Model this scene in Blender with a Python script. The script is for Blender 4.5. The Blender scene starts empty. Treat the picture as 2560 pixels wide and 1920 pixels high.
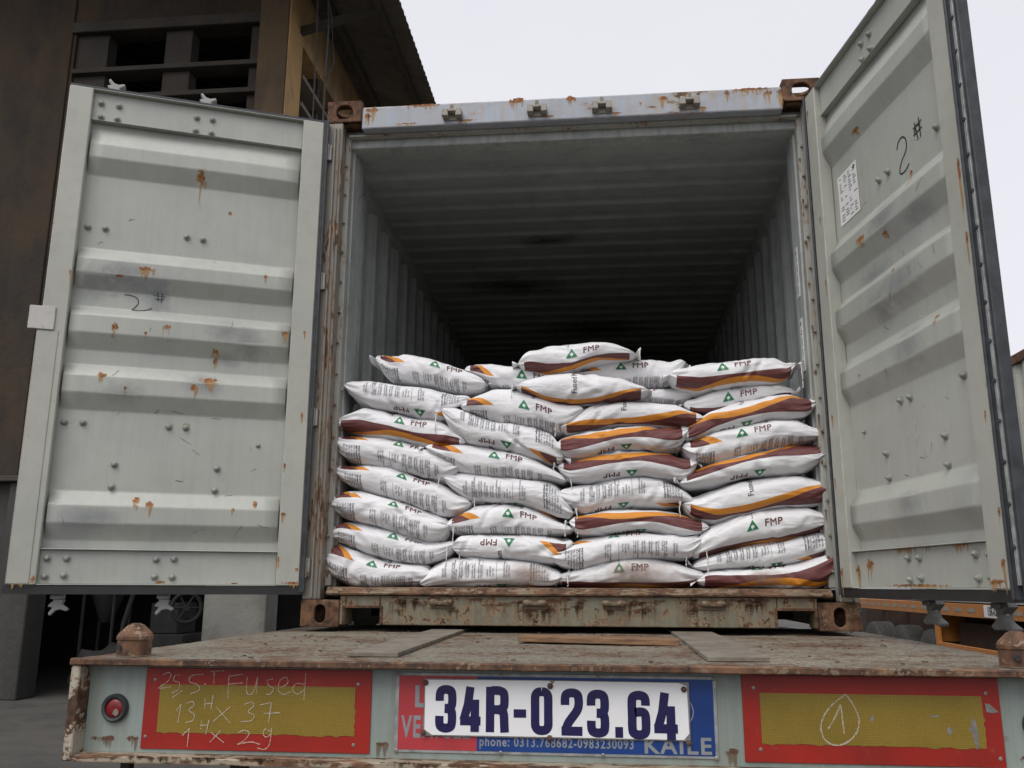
import bpy, bmesh, math, random
import numpy as np
from mathutils import Vector, Matrix
random.seed(7)
SC = bpy.context.scene
COL = SC.collection
Z0 = 1.37            # height of the container's underside above the yard
# ------------------------------------------------------------------ camera
def make_camera():
    f, yaw, pit, rol = 2233.5, -0.102, 0.2214, 0.0042
    cy, sy, cp, sp, cr, sr = math.cos(yaw), math.sin(yaw), math.cos(pit), math.sin(pit), math.cos(rol), math.sin(rol)
    fwd = Vector((sy*cp, cy*cp, sp)); right = Vector((cy, -sy, 0)); up = right.cross(fwd)
    r2 = cr*right + sr*up; u2 = -sr*right + cr*up
    M = Matrix((r2, u2, -fwd)).transposed().to_4x4()
    M.translation = Vector((0.1427, -4.0174, 0.1852 + Z0))
    cd = bpy.data.cameras.new('camera'); co = bpy.data.objects.new('camera', cd); COL.objects.link(co)
    co.matrix_world = M
    cd.sensor_fit = 'HORIZONTAL'; cd.sensor_width = 36.0; cd.lens = 36.0*f/2560
    cd.clip_start = 0.05; cd.clip_end = 2000
    SC.camera = co
make_camera()
# ------------------------------------------------------------------ sky and sun (overcast)
SUN_EL, SUN_AZ = math.radians(56), math.radians(-155)   # azimuth measured from +Y towards +X
W = bpy.data.worlds.new('World'); SC.world = W; W.use_nodes = True
nt = W.node_tree; nt.nodes.clear()
wo = nt.nodes.new('ShaderNodeOutputWorld'); bg1 = nt.nodes.new('ShaderNodeBackground'); bg2 = nt.nodes.new('ShaderNodeBackground')
add = nt.nodes.new('ShaderNodeAddShader'); sky = nt.nodes.new('ShaderNodeTexSky')
sky.sky_type = 'NISHITA'; sky.sun_disc = False; sky.sun_elevation = SUN_EL; sky.sun_rotation = SUN_AZ
sky.dust_density = 6; sky.air_density = 1.0
hs = nt.nodes.new('ShaderNodeHueSaturation'); hs.inputs['Saturation'].default_value = 0.25
nt.links.new(sky.outputs[0], hs.inputs['Color']); nt.links.new(hs.outputs[0], bg1.inputs['Color']); bg1.inputs['Strength'].default_value = 0.05
tc = nt.nodes.new('ShaderNodeTexCoord'); no = nt.nodes.new('ShaderNodeTexNoise'); no.inputs['Scale'].default_value = 1.6; no.inputs['Detail'].default_value = 5
cr_ = nt.nodes.new('ShaderNodeValToRGB'); cr_.color_ramp.elements[0].position = 0.3; cr_.color_ramp.elements[0].color = (0.60, 0.60, 0.66, 1)
cr_.color_ramp.elements[1].position = 0.7; cr_.color_ramp.elements[1].color = (0.66, 0.655, 0.695, 1)
nt.links.new(tc.outputs['Generated'], no.inputs['Vector']); nt.links.new(no.outputs['Fac'], cr_.inputs[0])
nt.links.new(cr_.outputs[0], bg2.inputs['Color']); bg2.inputs['Strength'].default_value = 1.0
nt.links.new(bg1.outputs[0], add.inputs[0]); nt.links.new(bg2.outputs[0], add.inputs[1]); nt.links.new(add.outputs[0], wo.inputs[0])
sl = bpy.data.lights.new('sun', 'SUN'); sl.energy = 1.45; sl.angle = math.radians(50); sl.color = (1, 0.97, 0.93)
so = bpy.data.objects.new('sun', sl); COL.objects.link(so)
sd = Vector((math.sin(SUN_AZ)*math.cos(SUN_EL), math.cos(SUN_AZ)*math.cos(SUN_EL), math.sin(SUN_EL)))
so.rotation_euler = (-sd).to_track_quat('-Z', 'Y').to_euler(); so.location = (0, -6, 12)
vs = SC.view_settings; vs.view_transform = 'Standard'; vs.look = 'None'; vs.exposure = 0.1; vs.gamma = 1.0; vs.use_curve_mapping = False
SC.render.engine = 'CYCLES'

# ------------------------------------------------------------------ node helpers
class NB:
    def __init__(s, name):
        s.m = bpy.data.materials.new(name); s.m.use_nodes = True; s.t = s.m.node_tree; s.t.nodes.clear()
        s.out = s.n('ShaderNodeOutputMaterial'); s.b = s.n('ShaderNodeBsdfPrincipled'); s.l(s.b.outputs[0], s.out.inputs[0])
        s.tc = s.n('ShaderNodeTexCoord')
    def n(s, k): return s.t.nodes.new(k)
    def l(s, a, b): s.t.links.new(a, b)
    def put(s, sock, v):
        if hasattr(v, 'is_output') or isinstance(v, bpy.types.NodeSocket): s.l(v, sock)
        elif isinstance(v, tuple) and len(v) == 3 and sock.type == 'RGBA': sock.default_value = (*v, 1)
        else: sock.default_value = v
    def math(s, op, a, b=0.0, c=0.0, clamp=False):
        x = s.n('ShaderNodeMath'); x.operation = op; x.use_clamp = clamp
        s.put(x.inputs[0], a); s.put(x.inputs[1], b); s.put(x.inputs[2], c); return x.outputs[0]
    def mapv(s, scale=(1, 1, 1), loc=(0, 0, 0), src='Object', rot=(0, 0, 0)):
        x = s.n('ShaderNodeMapping'); x.inputs['Scale'].default_value = scale; x.inputs['Location'].default_value = loc; x.inputs['Rotation'].default_value = rot
        s.l(s.tc.outputs[src], x.inputs[0]); return x.outputs[0]
    def noise(s, scale, detail=4, vec=None, rough=0.55, dist=0.0):
        x = s.n('ShaderNodeTexNoise'); x.inputs['Scale'].default_value = scale; x.inputs['Detail'].default_value = detail
        x.inputs['Roughness'].default_value = rough; x.inputs['Distortion'].default_value = dist
        s.l(vec if vec is not None else s.tc.outputs['Object'], x.inputs['Vector']); return x.outputs['Fac']
    def step(s, v, a, b):
        x = s.n('ShaderNodeMapRange'); x.clamp = True; s.put(x.inputs[0], v); x.inputs[1].default_value = a; x.inputs[2].default_value = b
        x.inputs[3].default_value = 0; x.inputs[4].default_value = 1; return x.outputs[0]
    def mix(s, f, a, b):
        x = s.n('ShaderNodeMix'); x.data_type = 'RGBA'; s.put(x.inputs[0], f); s.put(x.inputs[6], a); s.put(x.inputs[7], b); return x.outputs[2]
    def bump(s, h, strength=0.3, dist=0.01):
        x = s.n('ShaderNodeBump'); x.inputs['Strength'].default_value = strength; x.inputs['Distance'].default_value = dist
        s.put(x.inputs['Height'], h); s.l(x.outputs[0], s.b.inputs['Normal']); return x.outputs[0]
    def edge(s, r=0.008):
        bv = s.n('ShaderNodeBevel'); bv.samples = 4; bv.inputs['Radius'].default_value = r
        g = s.n('ShaderNodeNewGeometry'); d = s.n('ShaderNodeVectorMath'); d.operation = 'DOT_PRODUCT'
        s.l(bv.outputs[0], d.inputs[0]); s.l(g.outputs['Normal'], d.inputs[1])
        return s.math('SUBTRACT', 1.0, d.outputs['Value'], clamp=True)
    def done(s, col, rough=0.6, metal=0.0, spec=None):
        s.put(s.b.inputs['Base Color'], col); s.put(s.b.inputs['Roughness'], rough); s.put(s.b.inputs['Metallic'], metal)
        if spec is not None: s.b.inputs['Specular IOR Level'].default_value = spec
        return s.m

def rust_col(k, sc=30):
    n = k.noise(sc, 6)
    c = k.mix(k.step(n, 0.35, 0.65), (0.035, 0.019, 0.013), (0.135, 0.066, 0.034))
    return k.mix(k.step(k.noise(sc*0.25, 4), 0.5, 0.75), c, (0.20, 0.105, 0.055))

def paint(name, base, rust=0.0, edge=0.0, dirt=0.3, rough=0.5, dark=(0.12, 0.12, 0.10), streak=0.0, streakcol=(0.16, 0.09, 0.04), smudge=0.0, bump=0.15, nscale=7.0, aniso=(1, 1, 1)):
    """weathered paint: mottled colour, grime, vertical run marks, rust breaking through (more on edges)"""
    k = NB(name)
    lo = k.noise(1.7, 5); hi = k.noise(55, 3)
    c = k.mix(k.step(lo, 0.35, 0.7), base, tuple(x*0.88 for x in base))
    if smudge: c = k.mix(k.math('MULTIPLY', k.step(k.noise(2.6, 3, k.mapv(loc=(3, 5, 1))), 0.56, 0.72), smudge), c, (0.22, 0.235, 0.29))
    g = k.step(k.noise(9, 8, rough=0.7), 0.48, 0.78)
    c = k.mix(k.math('MULTIPLY', g, dirt), c, dark)
    if streak:
        st = k.step(k.noise(1.0, 6, k.mapv((38, 38, 1.6)), 0.65), 0.44, 0.64)
        c = k.mix(k.math('MULTIPLY', st, streak), c, streakcol)
    rr = rough
    if rust or edge:
        v = k.mapv(aniso)
        m = k.math('ADD', k.math('MULTIPLY', k.noise(nscale, 8, v, 0.65), 0.62), k.math('MULTIPLY', k.noise(nscale*6, 4, v), 0.38))
        if edge: m = k.math('ADD', m, k.math('MULTIPLY', k.edge(), edge))
        th = 0.78 - rust*0.42
        f = k.step(m, th, th+0.035)
        halo = k.step(m, th-0.07, th+0.02)
        c = k.mix(k.math('MULTIPLY', halo, 0.45), c, (0.32, 0.20, 0.09))
        c = k.mix(f, c, rust_col(k)); rr = k.math('ADD', k.math('MULTIPLY', f, 0.35), rough)
        h = k.math('SUBTRACT', k.math('MULTIPLY', hi, 0.25), k.math('MULTIPLY', f, 0.5))
        k.bump(k.math('ADD', h, k.math('MULTIPLY', lo, 0.5)), bump*2, 0.004)
    else:
        k.bump(k.math('ADD', k.math('MULTIPLY', hi, 0.2), lo), bump, 0.01)
    return k.done(c, rr)

def plain(name, col, rough=0.6, var=0.2, sc=12, metal=0.0, bump=0.1):
    k = NB(name); n = k.noise(sc, 6)
    c = k.mix(k.step(n, 0.3, 0.7), tuple(x*(1-var) for x in col), tuple(min(1, x*(1+var*0.6)) for x in col))
    k.bump(n, bump, 0.01); return k.done(c, rough, metal)

M = {}
DG = (0.395, 0.412, 0.370)
M['door'] = paint('door paint', DG, rust=0.17, dirt=0.20, smudge=0.22, rough=0.38, streak=0.13, streakcol=(0.24, 0.22, 0.17), bump=0.16, nscale=11, dark=(0.20, 0.20, 0.17))
M['door_frame'] = paint('door frame paint', (0.40, 0.405, 0.355), rust=0.20, edge=0.75, dirt=0.24, rough=0.45, smudge=0.2)
M['bolt'] = plain('painted bolt', (0.26, 0.275, 0.24), 0.45, 0.3, 60)
M['rubber'] = plain('rubber gasket', (0.035, 0.04, 0.045), 0.55, 0.5, 20)
M['galv'] = plain('galvanised strip', (0.33, 0.34, 0.34), 0.4, 0.4, 30, 0.3)
M['cam_grey'] = paint('dull zinc cam', (0.10, 0.10, 0.095), rust=0.3, edge=0.3, dirt=0.4)
M['cam'] = paint('flaking white cam', (0.34, 0.335, 0.32), rust=0.25, edge=0.4, dirt=0.3)
M['keeper'] = paint('greasy cam keeper', (0.30, 0.28, 0.24), rust=0.45, edge=0.3, dirt=0.8, nscale=30)
M['header'] = paint('sky tinted grey header', (0.33, 0.365, 0.42), rust=0.42, edge=1.5, dirt=0.3, streak=0.30, streakcol=(0.36, 0.24, 0.10), rough=0.45, nscale=5, aniso=(0.5, 1, 1))  # blue of the reflected sky is put into the paint colour
M['casting'] = paint('rusted casting', (0.085, 0.058, 0.043), rust=0.90, edge=0.3, dirt=0.6, rough=0.6, nscale=6)
M['post'] = paint('rusted post', (0.22, 0.21, 0.185), rust=0.58, edge=0.3, dirt=0.6, nscale=14, aniso=(1, 1, 0.22))
M['jamb'] = paint('jamb paint', (0.35, 0.36, 0.33), rust=0.47, edge=0.5, dirt=0.3, nscale=11, aniso=(1, 1, 0.35), streak=0.2)
M['sill'] = paint('sill paint with run marks', (0.165, 0.165, 0.12), rust=0.56, edge=1.0, dirt=0.8, streak=0.85, streakcol=(0.13, 0.085, 0.045), nscale=16, dark=(0.07, 0.055, 0.035))
M['sill_knob'] = paint('grimy keeper', (0.10, 0.085, 0.06), rust=0.6, edge=0.3, dirt=0.7, nscale=40)
M['sill_top'] = paint('sill tread', (0.125, 0.095, 0.065), rust=0.72, edge=0.2, dirt=0.5, nscale=14, aniso=(0.4, 1, 1))
M['inner'] = paint('inner wall paint', (0.42, 0.445, 0.43), rust=0.03, dirt=0.5, rough=0.5, streak=0.35, streakcol=(0.13, 0.14, 0.13), dark=(0.07, 0.08, 0.08))
M['roof_in'] = paint('inner roof paint', (0.37, 0.40, 0.375), rust=0.05, dirt=0.4, rough=0.55, dark=(0.07, 0.08, 0.08))
M['floor_in'] = plain('container floor ply', (0.14, 0.09, 0.05), 0.7, 0.4, 8)
M['beam'] = paint('trailer paint', (0.25, 0.30, 0.275), rust=0.12, dirt=0.35, rough=0.5, streak=0.25, nscale=9, dark=(0.16, 0.13, 0.09))
M['beam_edge'] = paint('trailer flange', (0.33, 0.30, 0.235), rust=0.70, edge=0.35, dirt=0.4, nscale=13, aniso=(0.35, 1, 1))
M['end'] = paint('trailer end plate', (0.38, 0.36, 0.30), rust=0.72, edge=0.1, dirt=0.4, nscale=11)
M['lip'] = paint('rusted lip', (0.14, 0.11, 0.085), rust=0.86, edge=0.2, dirt=0.4, nscale=16)
M['cone'] = paint('rusted lock', (0.15, 0.10, 0.075), rust=0.80, edge=-0.3, dirt=0.4, rough=0.5, nscale=10)
M['black'] = plain('black steel', (0.02, 0.02, 0.02), 0.6, 0.3)
M['metal'] = plain('screw metal', (0.28, 0.27, 0.25), 0.4, 0.3, 60, 0.5)
M['rustybolt'] = plain('rusty bolt', (0.09, 0.05, 0.035), 0.7, 0.4, 60)
def mk_chalk():
    k = NB('chalk'); a = k.step(k.noise(420, 3, rough=0.7), 0.40, 0.56); k.put(k.b.inputs['Alpha'], k.math('ADD', k.math('MULTIPLY', a, 0.6), 0.15, clamp=True)); return k.done((0.60, 0.53, 0.44), 0.95)
M['chalk'] = mk_chalk()
M['marker'] = plain('marker ink', (0.02, 0.02, 0.025), 0.5, 0.1)
M['ink_green'] = plain('green print', (0.004, 0.165, 0.062), 0.45, 0.08)
M['ink_brown'] = plain('brown print', (0.115, 0.032, 0.032), 0.45, 0.08)
M['ink_grey'] = plain('grey print', (0.075, 0.075, 0.09), 0.5, 0.08)
M['ink_white'] = plain('white print', (0.72, 0.72, 0.70), 0.45, 0.05)
M['string'] = plain('string', (0.72, 0.71, 0.67), 0.8, 0.2, 60)
M['plate_white'] = plain('white plate film', (0.80, 0.80, 0.80), 0.35, 0.05, 6, 0, 0.15)
M['plate_blue'] = plain('dark blue print', (0.009, 0.006, 0.065), 0.4, 0.1)
M['board_red'] = plain('faded red board', (0.40, 0.038, 0.045), 0.4, 0.15, 8)
M['board_blue'] = plain('blue board', (0.008, 0.045, 0.21), 0.35, 0.3, 5)
M['board_text'] = plain('silver lettering', (0.24, 0.25, 0.26), 0.4, 0.2)
M['wood'] = None
def mk_wood():
    k = NB('old wood'); n = k.noise(3, 6, k.mapv((2, 40, 40)))
    c = k.mix(k.step(n, 0.35, 0.7), (0.24, 0.135, 0.065), (0.10, 0.055, 0.03)); k.bump(n, 0.5, 0.004); return k.done(c, 0.75)
M['wood'] = mk_wood()
def mk_deck():
    k = NB('deck plate')
    a = k.noise(4.2, 10, None, 0.72); b = k.noise(34, 8, None, 0.7); c0 = k.noise(1.3, 5); f = k.noise(95, 5, None, 0.7)
    c = k.mix(k.step(c0, 0.35, 0.65), (0.26, 0.23, 0.175), (0.185, 0.175, 0.14))
    c = k.mix(k.math('MULTIPLY', k.step(f, 0.42, 0.62), 0.75), c, (0.125, 0.105, 0.075))
    m = k.math('ADD', k.math('ADD', k.math('MULTIPLY', a, 0.5), k.math('MULTIPLY', b, 0.38)), k.math('MULTIPLY', f, 0.12))
    c = k.mix(k.step(m, 0.495, 0.55), c, (0.16, 0.088, 0.046))
    c = k.mix(k.step(m, 0.535, 0.57), c, (0.085, 0.045, 0.028))
    pit = k.step(k.noise(46, 6, k.mapv((1, 1, 1), (4, 2, 0)), 0.7), 0.585, 0.61)
    c = k.mix(pit, c, (0.035, 0.026, 0.02))
    k.bump(k.math('ADD', k.math('ADD', k.math('MULTIPLY', k.step(m, 0.48, 0.55), -0.5), k.math('MULTIPLY', pit, -0.5)), k.math('MULTIPLY', f, 0.7)), 0.9, 0.006); return k.done(c, 0.8)
M['deck'] = mk_deck()
def mk_strip():
    k = NB('concrete grey strip'); c = k.mix(k.step(k.noise(9, 9, rough=.7), 0.4, 0.65), (0.20, 0.18, 0.145), (0.12, 0.10, 0.08))
    c = k.mix(k.step(k.noise(14, 8, k.mapv((0.4, 1, 1))), 0.60, 0.66), c, (0.14, 0.075, 0.04)); k.bump(k.noise(60, 5), 0.5, 0.004); return k.done(c, 0.85)
M['strip'] = mk_strip()
def mk_reflect(name, col, dark):
    k = NB(name); vo = k.n('ShaderNodeTexVoronoi'); vo.feature = 'DISTANCE_TO_EDGE'; vo.inputs['Scale'].default_value = 210; vo.inputs['Randomness'].default_value = 0.15
    k.l(k.mapv(), vo.inputs['Vector'])
    c = k.mix(k.step(vo.outputs['Distance'], 0.05, 0.18), dark, col)
    c = k.mix(k.math('MULTIPLY', k.step(k.noise(7, 6), 0.45, 0.75), 0.3), c, tuple(x*0.6 for x in dark))
    k.bump(k.noise(4, 3), 0.1, 0.01); return k.done(c, 0.38)
M['yellow'] = mk_reflect('yellow reflective sheet', (0.275, 0.190, 0.022), (0.15, 0.098, 0.012))
def mk_red():
    k = NB('red sheet'); n = k.noise(5, 6)
    c = k.mix(k.step(n, 0.3, 0.7), (0.33, 0.014, 0.006), (0.23, 0.011, 0.006))
    c = k.mix(k.math('MULTIPLY', k.step(k.noise(30, 8, rough=.75), 0.6, 0.72), 0.35), c, (0.25, 0.12, 0.07)); k.bump(n, 0.1, 0.01); return k.done(c, 0.4)
M['red'] = mk_red()
def mk_wall(name, a, b, c_, sc=0.5):
    k = NB(name); n = k.noise(sc, 8, rough=.6)
    c = k.mix(k.step(n, 0.38, 0.62), a, b); c = k.mix(k.math('MULTIPLY', k.step(k.noise(1.2, 7, k.mapv((1.5, 1.5, 0.8)), 0.65), 0.46, 0.66), 0.75), c, c_)
    k.bump(k.noise(14, 8), 0.5, 0.02); return k.done(c, 0.9)
M['ochre_dark'] = mk_wall('shaded ochre render', (0.028, 0.021, 0.015), (0.050, 0.031, 0.015), (0.014, 0.012, 0.010))  # front wall copy of the ochre, shade put into the colour
M['ochre'] = mk_wall('ochre render', (0.44, 0.26, 0.10), (0.30, 0.19, 0.09), (0.15, 0.12, 0.085))  # side wall copy of the ochre, light put into the colour
M['pilaster'] = mk_wall('shaded pilaster', (0.12, 0.078, 0.038), (0.075, 0.055, 0.036), (0.04, 0.033, 0.026))  # pilaster front, darkened in colour to look shaded
M['louvre'] = mk_wall('shaded concrete louvre', (0.055, 0.045, 0.035), (0.04, 0.033, 0.027), (0.025, 0.022, 0.02))  # front louvre concrete with its shade in the colour
M['louvre_l'] = mk_wall('pale concrete louvre', (0.17, 0.14, 0.11), (0.13, 0.11, 0.09), (0.08, 0.07, 0.06))  # same concrete, brightened in colour as on the lit side wall
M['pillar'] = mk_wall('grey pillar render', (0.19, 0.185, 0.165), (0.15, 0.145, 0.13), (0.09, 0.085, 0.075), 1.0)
M['pillar_d'] = mk_wall('dark grey render', (0.055, 0.053, 0.048), (0.042, 0.04, 0.036), (0.03, 0.028, 0.025), 1.0)  # darker tone of the pillar render
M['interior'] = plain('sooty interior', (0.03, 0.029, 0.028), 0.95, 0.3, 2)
M['roof'] = mk_wall('fibre cement sheet', (0.13, 0.11, 0.09), (0.10, 0.085, 0.075), (0.06, 0.05, 0.045), 0.8)
M['machine'] = plain('dusty machine', (0.018, 0.017, 0.016), 0.85, 0.5, 5)
M['machine_l'] = plain('dusty pale machine', (0.022, 0.021, 0.02), 0.85, 0.4, 5)
M['ground'] = mk_wall('dusty concrete yard', (0.075, 0.07, 0.062), (0.05, 0.047, 0.042), (0.036, 0.034, 0.031), 0.25)
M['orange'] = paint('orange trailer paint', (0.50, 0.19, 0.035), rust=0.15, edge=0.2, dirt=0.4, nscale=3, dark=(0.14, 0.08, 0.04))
M['orange_d'] = plain('shaded orange steel', (0.05, 0.024, 0.012), 0.8, 0.4, 4)  # orange steel darkened in colour for the shade beneath the trailer
M['mark'] = plain('faded reflective tape', (0.30, 0.27, 0.22), 0.5, 0.2)
M['tyre'] = plain('dusty tyre', (0.062, 0.060, 0.056), 0.9, 0.5, 22, 0, 0.6)
M['grey_cont'] = paint('grey green container', (0.46, 0.47, 0.42), rust=0.1, edge=0.3, dirt=0.3, nscale=2, streak=0.2)
M['lens'] = plain('red lens', (0.20, 0.010, 0.014), 0.25, 0.3, 30)
def mk_stain(name='rust stain', c1=(0.34, 0.14, 0.045), c2=(0.42, 0.24, 0.08), al=1.0):
    k = NB(name); uv = k.n('ShaderNodeSeparateXYZ'); k.l(k.tc.outputs['UV'], uv.inputs[0])
    u, v = uv.outputs[0], uv.outputs[1]      # u -1..1 across, v 1 at the top
    n = k.noise(60, 6, rough=0.65)
    d = k.math('ADD', k.math('POWER', u, 2.0), k.math('POWER', k.math('MULTIPLY', k.math('SUBTRACT', v, 0.80), 4.8), 2.0))
    blob = k.step(k.math('SUBTRACT', n, k.math('MULTIPLY', d, 0.42)), 0.36, 0.40)
    s1 = k.noise(1.0, 3, k.mapv((75, 75, 4)))
    fade = k.math('MULTIPLY', k.math('SUBTRACT', 1.0, v), 0.32)
    tail = k.step(k.math('SUBTRACT', k.math('SUBTRACT', s1, fade), k.math('MULTIPLY', k.math('POWER', u, 2.0), 0.35)), 0.30, 0.40)
    tail = k.math('MULTIPLY', tail, k.math('MULTIPLY', k.step(v, 0.02, 0.35), k.math('LESS_THAN', v, 0.82)))
    col = k.mix(k.step(k.noise(120, 4), 0.4, 0.62), (0.10, 0.035, 0.015), c1)
    col = k.mix(k.math('MAXIMUM', blob, 0.0), c2, col)
    a = k.math('MAXIMUM', blob, k.math('MULTIPLY', tail, 0.7))
    k.put(k.b.inputs['Alpha'], k.math('MULTIPLY', a, al)); return k.done(col, 0.8)
M['stain'] = mk_stain()
M['stain_dark'] = mk_stain('dull rust stain', (0.13, 0.065, 0.035), (0.16, 0.10, 0.055), 0.85)
def mk_dirt_shade_spot(name, col, strength):
    k = NB(name); uv = k.n('ShaderNodeSeparateXYZ'); k.l(k.tc.outputs['UV'], uv.inputs[0]); u, v = uv.outputs[0], uv.outputs[1]
    vv = k.math('MULTIPLY', k.math('SUBTRACT', v, 0.5), 2.0)
    d = k.math('SQRT', k.math('ADD', k.math('POWER', u, 2.0), k.math('POWER', vv, 2.0)))
    n = k.noise(22, 7, rough=0.6)
    a = k.step(k.math('SUBTRACT', k.math('ADD', 1.0, k.math('MULTIPLY', k.math('SUBTRACT', n, 0.5), 1.2)), d), 0.0, 1.0)
    k.put(k.b.inputs['Alpha'], k.math('MULTIPLY', a, strength)); return k.done(col, 0.7)
M['smudge'] = mk_dirt_shade_spot('grey smudge', (0.19, 0.20, 0.245), 0.30)
M['soot_shade'] = mk_dirt_shade_spot('soot on the roof', (0.03, 0.03, 0.032), 0.6)  # roof soot, spread wider to paint in the deep interior's darkness
M['scratch'] = plain('scratched paint', (0.15, 0.13, 0.11), 0.7, 0.4, 60)
M['scratch_l'] = plain('pale scrape', (0.50, 0.50, 0.47), 0.5, 0.2, 60)
M['latch'] = paint('pale latch plate', (0.50, 0.485, 0.45), rust=0.34, edge=0.6, dirt=0.35, nscale=22)
M['sackdirt'] = mk_dirt_shade_spot('dried brown dirt', (0.30, 0.20, 0.15), 0.6)

def mk_sack():
    k = NB('printed woven sack'); sp = k.n('ShaderNodeSeparateXYZ'); k.l(k.tc.outputs['UV'], sp.inputs[0])
    u, w = sp.outputs[0], sp.outputs[1]
    isA = k.math('GREATER_THAN', w, 5.0); isB = k.math('SUBTRACT', 1.0, isA)
    s = k.math('MULTIPLY', w, -1.0)
    sq = lambda c: k.math('POWER', k.math('ABSOLUTE', k.math('SUBTRACT', u, c)), 2.0)
    wob = k.math('MULTIPLY', k.math('SUBTRACT', k.noise(6, 2), 0.5), 0.008)
    a = k.math('ADD', k.math('SUBTRACT', 0.043, k.math('MULTIPLY', sq(0.5), 0.09)), wob)
    b = k.math('ADD', k.math('ADD', 0.057, k.math('MULTIPLY', sq(0.56), 0.38)), wob)
    c = k.math('ADD', k.math('ADD', 0.090, k.math('MULTIPLY', sq(0.56), 0.31)), wob)
    uin = k.math('MULTIPLY', k.math('GREATER_THAN', u, 0.055), k.math('LESS_THAN', u, 0.955))
    gt = lambda x, y: k.math('GREATER_THAN', x, y)
    brown = k.math('MULTIPLY', k.math('MULTIPLY', gt(s, a), gt(b, s)), k.math('MULTIPLY', uin, isB))
    orange = k.math('MULTIPLY', k.math('MULTIPLY', gt(s, b), gt(c, s)), k.math('MULTIPLY', uin, isB))
    wa = k.math('SUBTRACT', w, 10.0)
    ub = k.math('SUBTRACT', 0.165, k.math('MULTIPLY', wa, 1.6)); uo = k.math('SUBTRACT', 0.238, k.math('MULTIPLY', wa, 2.2))
    pin = k.math('MULTIPLY', k.math('MULTIPLY', gt(wa, -0.020), gt(u, 0.055)), isA)
    brown = k.math('MAXIMUM', brown, k.math('MULTIPLY', pin, gt(ub, u)))
    orange = k.math('MAXIMUM', orange, k.math('MULTIPLY', pin, k.math('MULTIPLY', gt(uo, u), gt(u, ub))))
    base = k.mix(k.step(k.noise(5, 5), 0.35, 0.7), (0.80, 0.80, 0.81), (0.73, 0.73, 0.74))
    base = k.mix(k.math('MULTIPLY', k.step(k.noise(16, 8, rough=.7), 0.58, 0.8), 0.35), base, (0.42, 0.38, 0.33))
    col = k.mix(brown, base, (0.135, 0.040, 0.038)); col = k.mix(orange, col, (0.66, 0.255, 0.025))
    wv = k.n('ShaderNodeTexWave'); wv.wave_type = 'BANDS'; wv.bands_direction = 'X'; wv.inputs['Scale'].default_value = 130; wv.inputs['Distortion'].default_value = 1.0
    k.l(k.mapv(), wv.inputs['Vector'])
    cr = k.noise(7, 5, k.mapv((1.0, 1.0, 2.6)), 0.5, 0.9)
    h = k.math('ADD', k.math('MULTIPLY', wv.outputs['Fac'], 0.05), k.math('ADD', cr, k.math('MULTIPLY', k.noise(28, 4), 0.25)))
    k.bump(h, 0.6, 0.02); return k.done(col, 0.46)
M['sack'] = mk_sack()

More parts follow.
